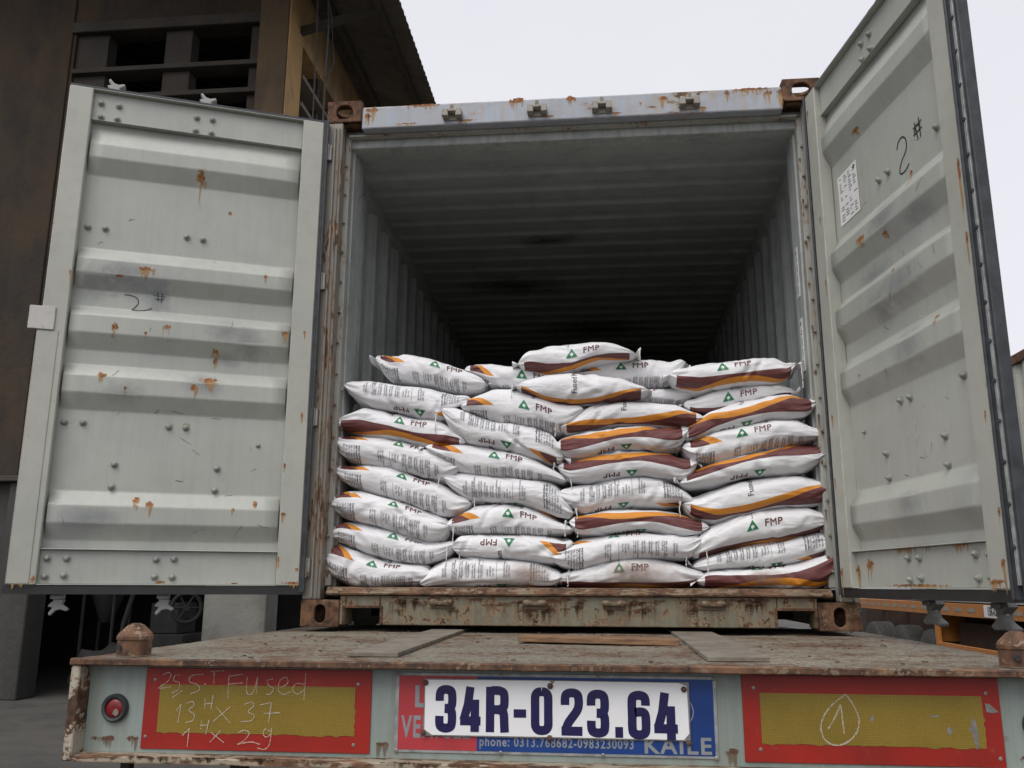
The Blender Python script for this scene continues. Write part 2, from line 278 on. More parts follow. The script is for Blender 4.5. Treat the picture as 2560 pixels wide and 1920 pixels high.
# ------------------------------------------------------------------ mesh helpers
BASE = {}
class MB:
    def __init__(s): s.bm = bmesh.new(); s.uv = None
    def quadgrid(s, P, uvs=None, flip=False, closed=False):
        """P: array [i][j] of points"""
        n, m = len(P), len(P[0]); V = [[s.bm.verts.new(P[i][j]) for j in range(m)] for i in range(n)]
        if uvs is not None and s.uv is None: s.uv = s.bm.loops.layers.uv.new('UVMap')
        for i in range(n-1):
            for j in range(m if closed else m-1):
                j2 = (j+1) % m
                q = [(i, j), (i+1, j), (i+1, j2), (i, j2)]
                if flip: q.reverse()
                try: f = s.bm.faces.new([V[a][b] for a, b in q])
                except ValueError: continue
                if uvs is not None:
                    for lp, (a, b) in zip(f.loops, q): lp[s.uv].uv = uvs[a][b]
        return V
    def box(s, x0, x1, y0, y1, z0, z1, mat=None):
        p = [Vector((x, y, z)) for x in (x0, x1) for y in (y0, y1) for z in (z0, z1)]
        if mat is not None: p = [mat @ v for v in p]
        v = [s.bm.verts.new(q) for q in p]
        for f in ((0, 1, 3, 2), (4, 6, 7, 5), (0, 4, 5, 1), (2, 3, 7, 6), (0, 2, 6, 4), (1, 5, 7, 3)): s.bm.faces.new([v[i] for i in f])
        return s
    def prism(s, pts, d, mat=None):
        """pts: closed polygon of 3-D points, extruded by vector d"""
        d = Vector(d); a = [Vector(p) for p in pts]; b = [p + d for p in a]
        if mat is not None: a = [mat @ p for p in a]; b = [mat @ p for p in b]
        A = [s.bm.verts.new(p) for p in a]; B = [s.bm.verts.new(p) for p in b]; n = len(A)
        s.bm.faces.new(A[::-1]); s.bm.faces.new(B)
        for i in range(n): s.bm.faces.new((A[i], A[(i+1) % n], B[(i+1) % n], B[i]))
        return s
    def tube(s, pts, r, seg=8, cap=True):
        pts = [Vector(p) for p in pts]; R = r if isinstance(r, (list, tuple)) else [r]*len(pts); rings = []
        for i, p in enumerate(pts):
            t = (pts[min(i+1, len(pts)-1)] - pts[max(i-1, 0)]).normalized()
            a = t.cross(Vector((0, 0, 1)));
            if a.length < 0.05: a = t.cross(Vector((0, 1, 0)))
            a.normalize(); b = t.cross(a)
            rings.append([p + a*math.cos(2*math.pi*k/seg)*R[i] + b*math.sin(2*math.pi*k/seg)*R[i] for k in range(seg)])
        V = s.quadgrid(rings, closed=True)
        if cap:
            s.bm.faces.new(V[0][::-1]); s.bm.faces.new(V[-1])
        return s
    def lathe(s, prof, c, axis, seg=16):
        """prof: list of (r, h) ; around axis vector from c"""
        ax = Vector(axis).normalized(); q = ax.to_track_quat('Z', 'Y').to_matrix(); c = Vector(c)
        P = [[c + q @ Vector((r*math.cos(2*math.pi*k/seg), r*math.sin(2*math.pi*k/seg), h)) for k in range(seg)] for r, h in prof]
        V = s.quadgrid(P, closed=True)
        if prof[0][0] > 1e-5: s.bm.faces.new(V[0][::-1])
        if prof[-1][0] > 1e-5: s.bm.faces.new(V[-1])
        return s
    def tris(s, V, T, uvs=None):
        vv = [s.bm.verts.new(p) for p in V]
        for t in T:
            try: s.bm.faces.new([vv[i] for i in t])
            except ValueError: pass
        return s
    def holed(s, o, ux, uy, w, h, hole, thick):
        """rectangular plate w x h at o (corner) spanned by ux, uy with a hole polygon, extruded back along the normal by thick"""
        o, ux, uy = Vector(o), Vector(ux), Vector(uy); nrm = ux.cross(uy)
        cx = sum(p[0] for p in hole)/len(hole); cy = sum(p[1] for p in hole)/len(hole); rim = []
        for px, py in hole:
            dx, dy = px-cx, py-cy; t = min(((w-cx)/dx if dx > 1e-9 else (-cx/dx if dx < -1e-9 else 1e9)), ((h-cy)/dy if dy > 1e-9 else (-cy/dy if dy < -1e-9 else 1e9)))
            rim.append((cx+dx*t, cy+dy*t))
        for X, Y in ((0, 0), (w, 0), (w, h), (0, h)):
            k = min(range(len(rim)), key=lambda i: (rim[i][0]-X)**2+(rim[i][1]-Y)**2); rim[k] = (X, Y)
        f = lambda p, d: o + ux*p[0] + uy*p[1] - nrm*d
        rows = [[f(p, 0) for p in rim], [f(p, 0) for p in hole], [f(p, thick) for p in hole], [f(p, thick) for p in rim], [f(p, 0) for p in rim]]
        s.quadgrid(rows, closed=True, flip=True); return s
    def build(s, name, mat, parent=None, local=False, bevel=0.0, smooth=False, seg=1):
        bm = s.bm
        bmesh.ops.remove_doubles(bm, verts=bm.verts, dist=1e-6)
        if bevel:
            es = [e for e in bm.edges if len(e.link_faces) == 2 and e.calc_face_angle(0) > 0.6]
            bmesh.ops.bevel(bm, geom=es, offset=bevel, segments=seg, profile=0.5, affect='EDGES', clamp_overlap=True)
        if s.uv is None: bmesh.ops.recalc_face_normals(bm, faces=bm.faces)
        if not local:
            b = BASE.get(parent.name, Vector((0, 0, 0))) if parent else Vector((0, 0, 0))
            off = Vector((0, 0, Z0)) - b
            for v in bm.verts: v.co += off
        me = bpy.data.meshes.new(name); bm.to_mesh(me); bm.free()
        if smooth:
            for p in me.polygons: p.use_smooth = True
            if smooth != 'all': 
                try: me.set_sharp_from_angle(angle=math.radians(40))
                except Exception: pass
        me.materials.append(M[mat] if isinstance(mat, str) else mat)
        o = bpy.data.objects.new(name, me); COL.objects.link(o)
        if parent: o.parent = parent
        return o
def thing(name, label, cat, loc, group=None, rot=None):
    o = bpy.data.objects.new(name, None); COL.objects.link(o); o.empty_display_size = 0.1
    o.location = (loc[0], loc[1], loc[2] + Z0); BASE[o.name] = Vector(o.location)
    if rot: o.rotation_euler = rot
    o['label'] = label; o['category'] = cat
    if group: o['group'] = group
    return o
def tag(o, label, cat, group=None):
    o['label'] = label; o['category'] = cat
    if group: o['group'] = group
    return o
def share(me, name, parent, loc, rot=(0, 0, 0), scale=None):
    o = bpy.data.objects.new(name, me); COL.objects.link(o); o.parent = parent; o.location = loc; o.rotation_euler = rot
    if scale: o.scale = scale
    return o
def oval(w, h, cx, cy, n=24):
    """stadium outline"""
    r = min(w, h)/2; out = []
    for i in range(n):
        t = 2*math.pi*(i+0.5)/n; c, s_ = math.cos(t), math.sin(t)
        out.append((cx + c*r + (math.copysign(w/2-r, c)), cy + s_*r + (math.copysign(h/2-r, s_))))
    return out
_T = {}
def text2d(body, size=1.0, bold=0.0, maxedge=None, sx=1.0, align='CENTER', spacing=1.0):
    key = (body, size, bold, maxedge, sx, align, spacing)
    if key in _T: return _T[key]
    cu = bpy.data.curves.new('t', 'FONT'); cu.body = body; cu.size = size; cu.resolution_u = 3; cu.align_x = align; cu.align_y = 'CENTER'; cu.space_character = spacing
    ob = bpy.data.objects.new('t', cu); COL.objects.link(ob); bpy.context.view_layer.update(); dg = bpy.context.evaluated_depsgraph_get()
    if bold:      # rebuild the outlines without their hairline notches, so that the offset cannot turn them inside out
        src = ob.evaluated_get(dg).to_curve(dg); c2 = bpy.data.curves.new('t2', 'CURVE'); c2.dimensions = '2D'; c2.fill_mode = 'BOTH'; c2.resolution_u = 3; c2.offset = bold*size
        for sp in src.splines:
            P = [(p.co.copy(), p.handle_left.copy(), p.handle_right.copy()) for p in sp.bezier_points]; keep = []
            for k, p in enumerate(P):
                if keep and (keep[-1][0]-p[0]).length < 0.006*size: keep[-1] = ((keep[-1][0]+p[0])/2, keep[-1][1], p[2]); continue
                keep.append(p)
            if len(keep) < 3: continue
            ns = c2.splines.new('BEZIER'); ns.bezier_points.add(len(keep)-1); ns.use_cyclic_u = True; ns.resolution_u = 3
            for q, p in zip(ns.bezier_points, keep): q.handle_left_type = q.handle_right_type = 'FREE'; q.co = p[0]; q.handle_left = p[1]; q.handle_right = p[2]
        ob.evaluated_get(dg).to_curve_clear(); bpy.data.objects.remove(ob); ob = bpy.data.objects.new('t', c2); COL.objects.link(ob); bpy.context.view_layer.update(); dg = bpy.context.evaluated_depsgraph_get()
    me = bpy.data.meshes.new_from_object(ob.evaluated_get(dg))
    bm = bmesh.new(); bm.from_mesh(me); bmesh.ops.triangulate(bm, faces=bm.faces); bmesh.ops.remove_doubles(bm, verts=bm.verts, dist=size*1e-4)
    for v in bm.verts: v.co.x *= sx
    bm.verts.index_update()
    V = np.array([(v.co.x, v.co.y) for v in bm.verts]).reshape(-1, 2); T = [[v.index for v in f.verts] for f in bm.faces]
    bm.free(); bpy.data.objects.remove(ob); bpy.data.curves.remove(cu); bpy.data.meshes.remove(me)
    if maxedge:
        V = [tuple(p) for p in V]; work = list(T); T = []; mid = {}
        while work:
            t = work.pop(); L = [(math.dist(V[t[k]], V[t[(k+1) % 3]]), k) for k in range(3)]; l, k = max(L)
            if l <= maxedge: T.append(t); continue
            a, b, c = t[k], t[(k+1) % 3], t[(k+2) % 3]; e = (min(a, b), max(a, b))
            if e not in mid: mid[e] = len(V); V.append(((V[a][0]+V[b][0])/2, (V[a][1]+V[b][1])/2))
            work += [[a, mid[e], c], [mid[e], b, c]]
        V = np.array(V)
    _T[key] = (V, T); return V, T
def ribbon(mb, pts, w, f, jitter=0.0):
    """flat stroke through 2-D pts, mapped by f(a, b) -> 3-D"""
    P = []
    for a, b in zip(pts[:-1], pts[1:]):
        n = max(1, int(math.hypot(b[0]-a[0], b[1]-a[1])/0.008))
        P += [(a[0]+(b[0]-a[0])*i/n, a[1]+(b[1]-a[1])*i/n) for i in range(n)]
    P.append(pts[-1]); L, R_ = [], []
    for i, p in enumerate(P):
        q0, q1 = P[max(0, i-1)], P[min(len(P)-1, i+1)]; dx, dy = q1[0]-q0[0], q1[1]-q0[1]; d = math.hypot(dx, dy) or 1
        ww = w*(0.5+random.uniform(-jitter, jitter)); nx, ny = -dy/d*ww, dx/d*ww
        L.append(f(p[0]+nx, p[1]+ny)); R_.append(f(p[0]-nx, p[1]-ny))
    mb.quadgrid([L, R_])
def curve(pts, n=6):
    """Catmull-Rom through 2-D pts"""
    P = [pts[0]] + list(pts) + [pts[-1]]; out = []
    for i in range(1, len(P)-2):
        for k in range(n):
            t = k/n; out.append(tuple(0.5*((2*P[i][d]) + (-P[i-1][d]+P[i+1][d])*t + (2*P[i-1][d]-5*P[i][d]+4*P[i+1][d]-P[i+2][d])*t*t + (-P[i-1][d]+3*P[i][d]-3*P[i+1][d]+P[i+2][d])*t**3) for d in (0, 1)))
    out.append(pts[-1]); return out
# ================================================================== ground
g = MB(); g.quadgrid([[(x, y, -1.37) for y in (-300, 600)] for x in (-300, 300)][::-1])
o = g.build('ground', 'ground'); o['kind'] = 'structure'; o['label'] = 'dusty grey concrete yard under the trailers'

# ================================================================== warehouse on the left
wh = thing('warehouse', 'tall ochre warehouse with concrete louvres and sheet roof, left of the container', 'building', (-8, 9, -1.37))
YB, XC = 8.0, -4.57
def bx(name, mat, *b, parent=wh, bevel=0.0, mb=None):
    m = MB(); bb = b if isinstance(b[0], tuple) else (b,)
    for q in bb: m.box(*q)
    return m.build(name, mat, parent, bevel=bevel)
rise = lambda x: 9.72 + (XC - x)*0.335
m = MB()
m.prism([(-24, YB, 1.69), (-8.15, YB, 1.69), (-8.15, YB, rise(-8.15)), (-14.5, YB, rise(-14.5)), (-24, YB, rise(-14.5)-3.2)], (0, 0.3, 0))
m.box(-8.15, -5.05, YB, YB+0.3, 1.69, 5.2)
m.prism([(-8.15, YB, 8.80), (-5.05, YB, 8.80), (-5.05, YB, rise(-5.05)), (-8.15, YB, rise(-8.15))], (0, 0.3, 0))
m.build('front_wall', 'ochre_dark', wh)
bx('wall_beam', 'louvre', -8.2, -5.06, YB-0.06, YB+0.02, 8.80, 8.98, bevel=0.01)
bx('ledge', 'louvre', -24, XC+0.05, YB-0.10, YB+0.25, 1.60, 1.685, bevel=0.01)
m = MB(); m.box(-5.05, XC, YB-0.14, YB+0.45, 1.69, rise(-4.9)); m.build('corner_pilaster', 'pilaster', wh, bevel=0.02)
m = MB(); m.box(XC+0.002, XC+0.02, YB-0.14, YB+0.45, 1.69, 9.68); m.build('pilaster_side', 'ochre', wh)  # lit side of the pilaster painted as a brighter facing
bx('wall_pilaster', 'ochre_dark', -8.75, -8.2, YB-0.03, YB-0.003, 1.69, 10.6, bevel=0.01)
rows = [5.2, 5.72, 6.22, 6.70, 7.18, 7.67, 8.15]
for z in rows: bx('louvre_sill', 'louvre', -8.13, -5.07, YB-0.05, YB+0.28, z-0.075, z+0.005, bevel=0.006)
for x0, x1 in ((-8.15, -7.62), (-6.66, -6.22), (-5.25, -5.052)):
    m = MB()
    for a, b in zip(rows, rows[1:]+[8.80]): m.box(x0, x1, YB+0.05, YB+0.3, a+0.007, (b-0.078) if b < 8.8 else 8.795)
    m.build('louvre_fin', 'louvre', wh, bevel=0.006)
# side wall, faces the container; its light is put into the brighter ochre
m = MB()
m.box(XC-0.3, XC, YB+0.452, 45, 8.70, 9.72); m.box(XC-0.3, XC, 11.4, 45, 1.69, 8.697); m.box(XC-0.3, XC, YB+0.452, 11.397, 1.69, 5.2)
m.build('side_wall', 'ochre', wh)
for z in rows: bx('louvre_sill', 'louvre_l', XC-0.28, XC+0.06, YB+0.455, 11.39, z-0.07, z+0.005)
for y0 in (9.45, 10.45): bx('louvre_fin', 'louvre', XC-0.27, XC-0.05, y0, y0+0.12, 5.21, 8.69)
bx('side_ledge', 'louvre_l', XC-0.25, XC+0.10, YB+0.26, 45, 1.60, 1.685)
# ground storey: pillars round a dark open bay
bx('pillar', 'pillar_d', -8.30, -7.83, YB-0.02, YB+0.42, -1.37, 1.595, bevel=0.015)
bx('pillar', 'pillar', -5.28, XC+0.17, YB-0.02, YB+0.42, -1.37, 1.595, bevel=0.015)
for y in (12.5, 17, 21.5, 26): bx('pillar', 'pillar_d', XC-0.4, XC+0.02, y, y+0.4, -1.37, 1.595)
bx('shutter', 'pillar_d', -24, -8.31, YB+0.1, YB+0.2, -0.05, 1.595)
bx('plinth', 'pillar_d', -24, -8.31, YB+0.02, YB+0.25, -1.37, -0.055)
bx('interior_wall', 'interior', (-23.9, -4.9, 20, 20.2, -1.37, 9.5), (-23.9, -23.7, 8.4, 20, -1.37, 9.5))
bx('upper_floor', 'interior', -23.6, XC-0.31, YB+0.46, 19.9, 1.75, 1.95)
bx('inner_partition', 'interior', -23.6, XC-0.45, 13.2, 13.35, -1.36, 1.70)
# roof sheet, corrugated down the slope, with purlins and a strut
m = MB(); NY = 520; y0, y1 = 5.2, 42.0; top, bot = [], []
for i in range(NY+1):
    y = y0 + (y1-y0)*i/NY; w = 0.028*math.sin(2*math.pi*(y-y0)/0.177*1.0)
    top.append([(x, y, rise(x)+0.02+w) for x in (-2.91, -14.5)]); bot.append([(x, y, rise(x)+0.01+w) for x in (-14.5, -2.91)])
m.quadgrid([t + b + [t[0]] for t, b in zip(top, bot)])
m.build('roof_sheet', 'roof', wh)
for x in (-3.28, -4.2):
    m = MB(); z = rise(x)-0.03
    m.box(x-0.05, x+0.05, 5.25, 41.9, z-0.13, z-0.005); m.build('purlin', 'louvre', wh)
m = MB(); m.prism([(XC+0.02, 8.30, 8.80), (XC+0.02, 8.30, 8.92), (-3.30, 8.30, 9.24), (-3.30, 8.30, 9.13)], (0, 0.10, 0)); m.build('eave_bracket', 'louvre', wh)
m = MB(); m.prism([(-24, 7.5, rise(-14.5)-3.2), (-14.5, 7.5, rise(-14.5)), (-14.5, 7.5, rise(-14.5)+0.03), (-24, 7.5, rise(-14.5)-3.17)], (0, 34, 0)); m.build('far_roof_slope', 'roof', wh)
for i, (x, y, zt_, zb_, r) in enumerate(((-4.0, 7.55, 9.0, 3.2, 0.012), (-3.86, 7.6, 9.0, 3.0, 0.016))):
    c = MB(); c.tube([(x-0.05, y, zt_+0.4), (x-0.01+0.02*i, y, 8.4), (x, y, 7.6), (x+0.02, y, 5), (x, y, zb_)], r, 6)
    tag(c.build('hanging_cable', 'black', None, smooth=True), ('thin dark cable hanging down the warehouse corner, nearer the wall', 'thicker dark cable hanging by the warehouse corner, nearer the container')[i], 'cable')
c = MB(); c.tube([(-3.92, 7.5, 9.2), (-3.78, 7.5, 8.5), (-3.70, 7.5, 7.7), (-3.78, 7.5, 7.45), (-3.86, 7.5, 7.5)], 0.007, 6)
tag(c.build('looped_wire', 'black', None, smooth=True), 'thin slack wire looping under the warehouse eave', 'wire')

# things in the bay
mm = thing('milling_machine', 'dark machine with spoked flywheel in the open bay under the left door', 'machine', (-6.2, 9.4, -1.37))
m = MB(); m.box(-6.75, -6.05, 9.1, 9.9, -1.37, -0.55); m.box(-6.65, -6.2, 9.2, 9.8, -0.55, -0.1); m.build('body', 'machine', mm, bevel=0.02)
m = MB(); cen = Vector((-5.98, 8.95, -0.16)); ax = Vector((0.6, -0.8, 0)).normalized(); q = ax.to_track_quat('Z', 'Y').to_matrix(); R0 = 0.21
m.tube([cen + q @ Vector((R0*math.cos(t*math.pi/16), R0*math.sin(t*math.pi/16), 0)) for t in range(33)], 0.028, 8); m.build('flywheel_rim', 'machine_l', mm, smooth=True)
for k_ in range(6):
    m = MB(); a = k_*math.pi/3; m.tube([cen, cen + q @ Vector((R0*math.cos(a), R0*math.sin(a), 0))], 0.016, 6); m.build('flywheel_spoke', 'machine_l', mm, smooth=True)
m = MB(); m.lathe([(0.05, -0.06), (0.05, 0.05)], cen, ax, 12); m.build('flywheel_hub', 'machine_l', mm, smooth=True)
m = MB(); m.tube([(-7.0, 9.0, -1.3), (-6.95, 9.0, -0.4), (-6.8, 9.05, 0.3), (-6.8, 9.1, 1.5)], 0.035, 8); m.build('pipe', 'machine_l', mm, smooth=True)
m2 = thing('electric_motor', 'dark finned motor on a block at the bay edge beside the pale pillar', 'motor', (-5.6, 9.3, -1.37))
m = MB(); m.lathe([(0.10, -0.3), (0.17, -0.28), (0.17, 0.2), (0.12, 0.26), (0.03, 0.27), (0.03, 0.36)], (-5.65, 9.4, -0.75), (0.3, -0.9, 0), 18); m.build('casing', 'machine', m2, smooth=True)
m = MB(); m.box(-5.9, -5.4, 9.1, 9.7, -1.37, -0.95); m.build('block', 'machine_l', m2, bevel=0.03)
m3 = thing('dust_collector', 'tall dusty hopper on thin legs in the bay near the grey pillar', 'hopper', (-7.4, 9.2, -1.37))
m = MB(); m.lathe([(0.06, -0.6), (0.10, -0.55), (0.26, -0.1), (0.26, 0.7), (0.20, 0.75)], (-7.4, 9.3, 0.2), (0, 0, 1), 16); m.build('hopper_body', 'machine', m3, smooth=True)
for dx, dy in ((-.24, -.24), (.24, -.24), (-.24, .24), (.24, .24)):
    m = MB(); m.tube([(-7.4+dx, 9.3+dy, -1.37), (-7.4+dx, 9.3+dy, 0.3)], 0.025, 6); m.build('leg', 'machine_l', m3)
def rock(name, x, y, s, mat, lab, seed):
    r = random.Random(seed); m = MB(); bm = m.bm
    bmesh.ops.create_icosphere(bm, subdivisions=3, radius=1.0)
    from mathutils import noise as N
    for v in bm.verts:
        d = 1 + 0.35*N.noise(v.co*1.4 + Vector((seed, 0, 0))) + 0.12*N.noise(v.co*4)
        v.co = Vector((v.co.x*s[0]*d + x, v.co.y*s[1]*d + y, max(-1.37, -1.37 + (v.co.z+0.75)*s[2]*d)))
    tag(m.build(name, mat, None, smooth='all'), lab, 'rubble heap')
rock('rubble_heap', -7.15, 8.9, (0.48, 0.35, 0.36), 'machine', 'dusty grey heap at the foot of the left grey pillar', 3)
rock('rubble_heap', -6.3, 8.5, (0.5, 0.3, 0.42), 'machine_l', 'low pale heap of rubble in front of the flywheel machine', 9)
m = MB(); m.box(-0.7, 0.7, -0.012, 0.012, 0, 0.012, Matrix.Translation((-8.6, 7.3, -1.368)) @ Matrix.Rotation(-0.5, 4, 'Z'))
tag(m.build('fallen_stick', 'pillar', None), 'pale thin stick lying on the yard at the far left', 'stick')

# ================================================================== right side: orange trailer with grey container
XR = 5.0
ot = thing('orange_trailer', 'orange trailer chassis seen beneath the right container door', 'trailer', (XR+1.2, 6, -1.37))
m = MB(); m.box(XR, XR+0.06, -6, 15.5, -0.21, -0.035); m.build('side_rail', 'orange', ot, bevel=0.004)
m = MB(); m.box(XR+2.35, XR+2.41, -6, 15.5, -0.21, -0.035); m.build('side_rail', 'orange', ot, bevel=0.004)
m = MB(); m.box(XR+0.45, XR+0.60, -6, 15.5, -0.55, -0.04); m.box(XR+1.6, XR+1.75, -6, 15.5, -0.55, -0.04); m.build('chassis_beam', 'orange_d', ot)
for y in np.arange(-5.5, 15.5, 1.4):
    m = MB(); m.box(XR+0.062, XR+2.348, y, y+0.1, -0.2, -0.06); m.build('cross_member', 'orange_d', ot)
for i, y in enumerate(np.arange(6.4, 14.6, 0.46)):
    if 7.85 < y < 8.5: continue
    m = MB(); m.box(XR-0.004, XR-0.001, y, y+0.26, -0.145, -0.095); m.build('reflector_mark', 'mark', ot)
pl_ = MB(); pl_.box(XR-0.010, XR-0.001, 7.88, 8.40, -0.195, -0.045); pl = pl_.build('number_plate', 'plate_white', ot, bevel=0.002)
V, T = text2d('15R-02', 0.15, 0.03, sx=0.70); m = MB(); m.tris([(XR-0.0125, 8.14 - p[0]*0.95, -0.122 + p[1]) for p in V], T)
m.build('plate_digits', 'marker', ot)
m = MB(); m.box(XR+0.01, XR+0.07, 10.2, 10.3, -0.95, -0.212); m.build('guard_post', 'orange', ot, bevel=0.004)
m = MB(); m.box(XR+0.01, XR+0.06, 6.8, 10.2, -0.660, -0.600); m.build('guard_rail', 'orange', ot, bevel=0.004)
m = MB(); m.box(XR+0.62, XR+1.55, 5.0, 17.5, -1.25, -0.215); m.build('shade_block', 'black', ot)  # added dark block, stands in for shade behind the wheels
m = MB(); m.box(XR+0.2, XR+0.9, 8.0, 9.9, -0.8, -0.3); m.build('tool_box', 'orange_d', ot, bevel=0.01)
m = MB(); m.box(XR+0.02, XR+0.6, 10.31, 10.33, -0.60, -0.22); m.build('mud_guard', 'orange', ot)
for x in (XR+0.02, XR+1.85):
    for y in (10.7, 12.15, 13.7):
        t = MB(); t.lathe([(0.24, 0), (0.41, 0.0), (0.455, 0.03), (0.465, 0.08), (0.465, 0.30), (0.455, 0.36), (0.41, 0.39), (0.24, 0.39)], (x, y, -0.905), (1, 0, 0), 32)
        w_ = t.build('wheel', 'tyre', ot, smooth=True)
        h = MB(); h.lathe([(0.255, 0.03), (0.20, 0.10), (0.10, 0.12), (0.10, 0.02), (0.02, 0.0)], (x, y, -0.905), (1, 0, 0), 20); h.build('rim', 'orange', ot, smooth=True)
def corr(n, p0, per, d):   # trapezoid wall profile: positions and depths
    out = []
    for i in range(n):
        a = p0 + per*i; out += [(a, 0), (a+per*0.27, 0), (a+per*0.5, d), (a+per*0.77, d)]
    out.append((p0+per*n, 0)); return out
gc = thing('shipping_container', 'grey green container with rusty top rail at the right edge behind the open door', 'container', (XR+1.2, 5, -0.02))
m = MB(); pr = corr(43, -1.0, 0.28, 0.036)
m.quadgrid([[(XR+0.03+d, y, -0.0) for y, d in pr], [(XR+0.03+d, y, 2.76) for y, d in pr]]); m.build('side_wall', 'grey_cont', gc)
for z0, z1 in ((-0.02, 0.14), (2.76, 2.87)):
    m = MB(); m.box(XR+0.0, XR+0.07, -1.0, 11.04, z0, z1); m.build('side_rail', 'casting' if z0 > 1 else 'grey_cont', gc, bevel=0.004)
m = MB(); m.box(XR+0.001, XR+2.43, -1.15, -1.0, -0.02, 2.87); m.box(XR+0.001, XR+2.43, 11.04, 11.15, -0.02, 2.87); m.box(XR+2.37, XR+2.43, -1.0, 11.04, -0.02, 2.87); m.box(XR+0.08, XR+2.36, -1.0, 11.04, 2.80, 2.86)
m.box(XR+0.08, XR+2.36, -1.0, 11.04, 0.0, 0.1); m.build('box_shell', 'grey_cont', gc)
# ================================================================== the open container
HC, HW, LC = 2.588, 1.219, 12.19
ct = thing('shipping_container', 'open grey green container with rusted corners, stacked full of white sacks', 'container', (0, 0, 0))
CW, CH, CD = 0.178, 0.118, 0.162
def casting(sx, z0, yb=0.0, name='corner_casting'):
    m = MB(); t = 0.022
    x0 = -HW if sx < 0 else HW-CW
    f = -1 if yb == 0.0 else 1
    hole = oval(0.050, 0.080, CW/2, CH/2-0.002) if z0 < 1 else oval(0.088, 0.078, CW/2, CH/2-0.003)
    y = yb
    m.holed((x0, y, z0), (1, 0, 0), (0, 0, 1), CW, CH, hole, t)                                  # front, normal -Y
    xs = -HW if sx < 0 else HW
    sh = CH - 0.001 - (t if z0 > 1 else 0); sw = CD - t - 0.0005; h2 = oval(0.08, 0.055, sw/2, CH/2)
    if sx < 0: m.holed((xs, y+CD, z0+0.0005), (0, -1, 0), (0, 0, 1), sw, sh, h2, t)
    else: m.holed((xs, y+t+0.0005, z0+0.0005), (0, 1, 0), (0, 0, 1), sw, sh, h2, t)
    if z0 > 1: m.holed((x0, y+t+0.0005, z0+CH), (1, 0, 0), (0, 1, 0), CW, sw, oval(0.12, 0.080, CW/2, sw/2), t-0.0008)
    else: m.box(x0, x0+CW, y+0.001, y+CD-0.001, z0+CH-t, z0+CH-0.0005)
    if z0 > 1: m.box(x0+0.002, x0+CW-0.002, y+0.002, y+CD-0.002, z0, z0+t)
    else: m.box(x0+0.002, x0+CW-0.002, y+0.002, y+CD-0.002, z0-0.0, z0+0.01)
    xi0, xi1 = (x0+CW-t, x0+CW) if sx < 0 else (x0, x0+t)
    m.box(xi0, xi1, y+t, y+CD, z0+0.001, z0+CH-0.001); m.box(x0+0.003, x0+CW-0.003, y+CD-t, y+CD-0.0007, z0+0.002, z0+CH-0.002)
    return m.build(name, 'casting', ct, bevel=0.005, seg=2)
for sx in (-1, 1):
    casting(sx, 0.0); casting(sx, HC-CH)
# corner posts and inner jambs
for sx in (-1, 1):
    X = lambda a, b: (min(sx*a, sx*b), max(sx*a, sx*b))
    m = MB(); m.box(*X(1.217, 1.135), 0.004, 0.075, CH+0.001, HC-CH-0.001); m.build('corner_post', 'post' if sx < 0 else 'jamb', ct, bevel=0.004)
    if sx < 0:
        m = MB(); m.box(-1.176, -1.166, -0.010, 0.003, 0.125, 2.44); m.box(-1.153, -1.146, -0.006, 0.003, 0.125, 2.44); m.build('post_ridge', 'post', ct, bevel=0.003)
    m = MB(); m.box(*X(1.217, 1.205), 0.076, 0.16, CH, HC-CH); m.box(*X(1.180, 1.112), 0.078, 0.135, 0.175, 2.43); m.build('door_jamb', 'jamb', ct, bevel=0.006)
    m = MB(); m.box(*X(1.204, 1.105), 0.137, 0.30, 0.175, 2.42); m.build('inner_post', 'inner', ct, bevel=0.004)
    for z in (0.26, 0.95, 1.62, 2.30):
        m = MB(); m.box(*X(1.221, 1.183), -0.014, 0.003, z-0.042, z+0.042); m.tube([(sx*1.204, -0.020, z-0.046), (sx*1.204, -0.020, z+0.046)], 0.011, 10); m.build('hinge', 'jamb', ct, bevel=0.002)
    m = MB()
    for z in np.arange(0.25, 2.4, 0.155): m.tube([(sx*1.128, 0.062, z), (sx*1.128, 0.078, z)], 0.006, 6)
    o = m.build('post_rivets', 'jamb', ct); o['kind'] = 'stuff'
# header
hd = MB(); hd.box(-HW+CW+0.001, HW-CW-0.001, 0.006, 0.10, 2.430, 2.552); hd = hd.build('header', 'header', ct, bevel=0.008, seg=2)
m = MB(); m.box(-1.12, 1.12, 0.060, 0.10, 2.418, 2.4295); m.build('header_drip', 'jamb', ct, bevel=0.002)
m = MB(); m.box(-1.16, 1.16, 0.103, 0.20, 2.375, 2.47); m.build('header_stop', 'inner', ct, bevel=0.005)
def keeper(x, z, mat, s=1.0, top=True):
    m = MB()
    m.box(x-0.060*s, x+0.060*s, -0.001, 0.005, z-0.026, z+0.026)
    for k in (-1, 1):
        m.prism([(x+k*0.034-0.016, 0, z-0.020), (x+k*0.034+0.016, 0, z-0.020), (x+k*0.034+0.013, 0, z+0.020), (x+k*0.034-0.013, 0, z+0.024)], (0, -0.042, 0))
    m.box(x-0.030, x+0.030, -0.036, 0.0, z+(0.006 if top else -0.020), z+(0.020 if top else -0.008))
    if top: m.prism([(x-0.012, -0.03, z+0.018), (x+0.012, -0.03, z+0.018), (x+0.006, -0.036, z+0.045), (x-0.008, -0.036, z+0.045)], (0, 0.012, 0))
    return m.build('cam_keeper', mat, ct, bevel=0.003)
for x in (-0.572, -0.147, 0.171, 0.594): keeper(x, 2.477, 'keeper', 0.8)
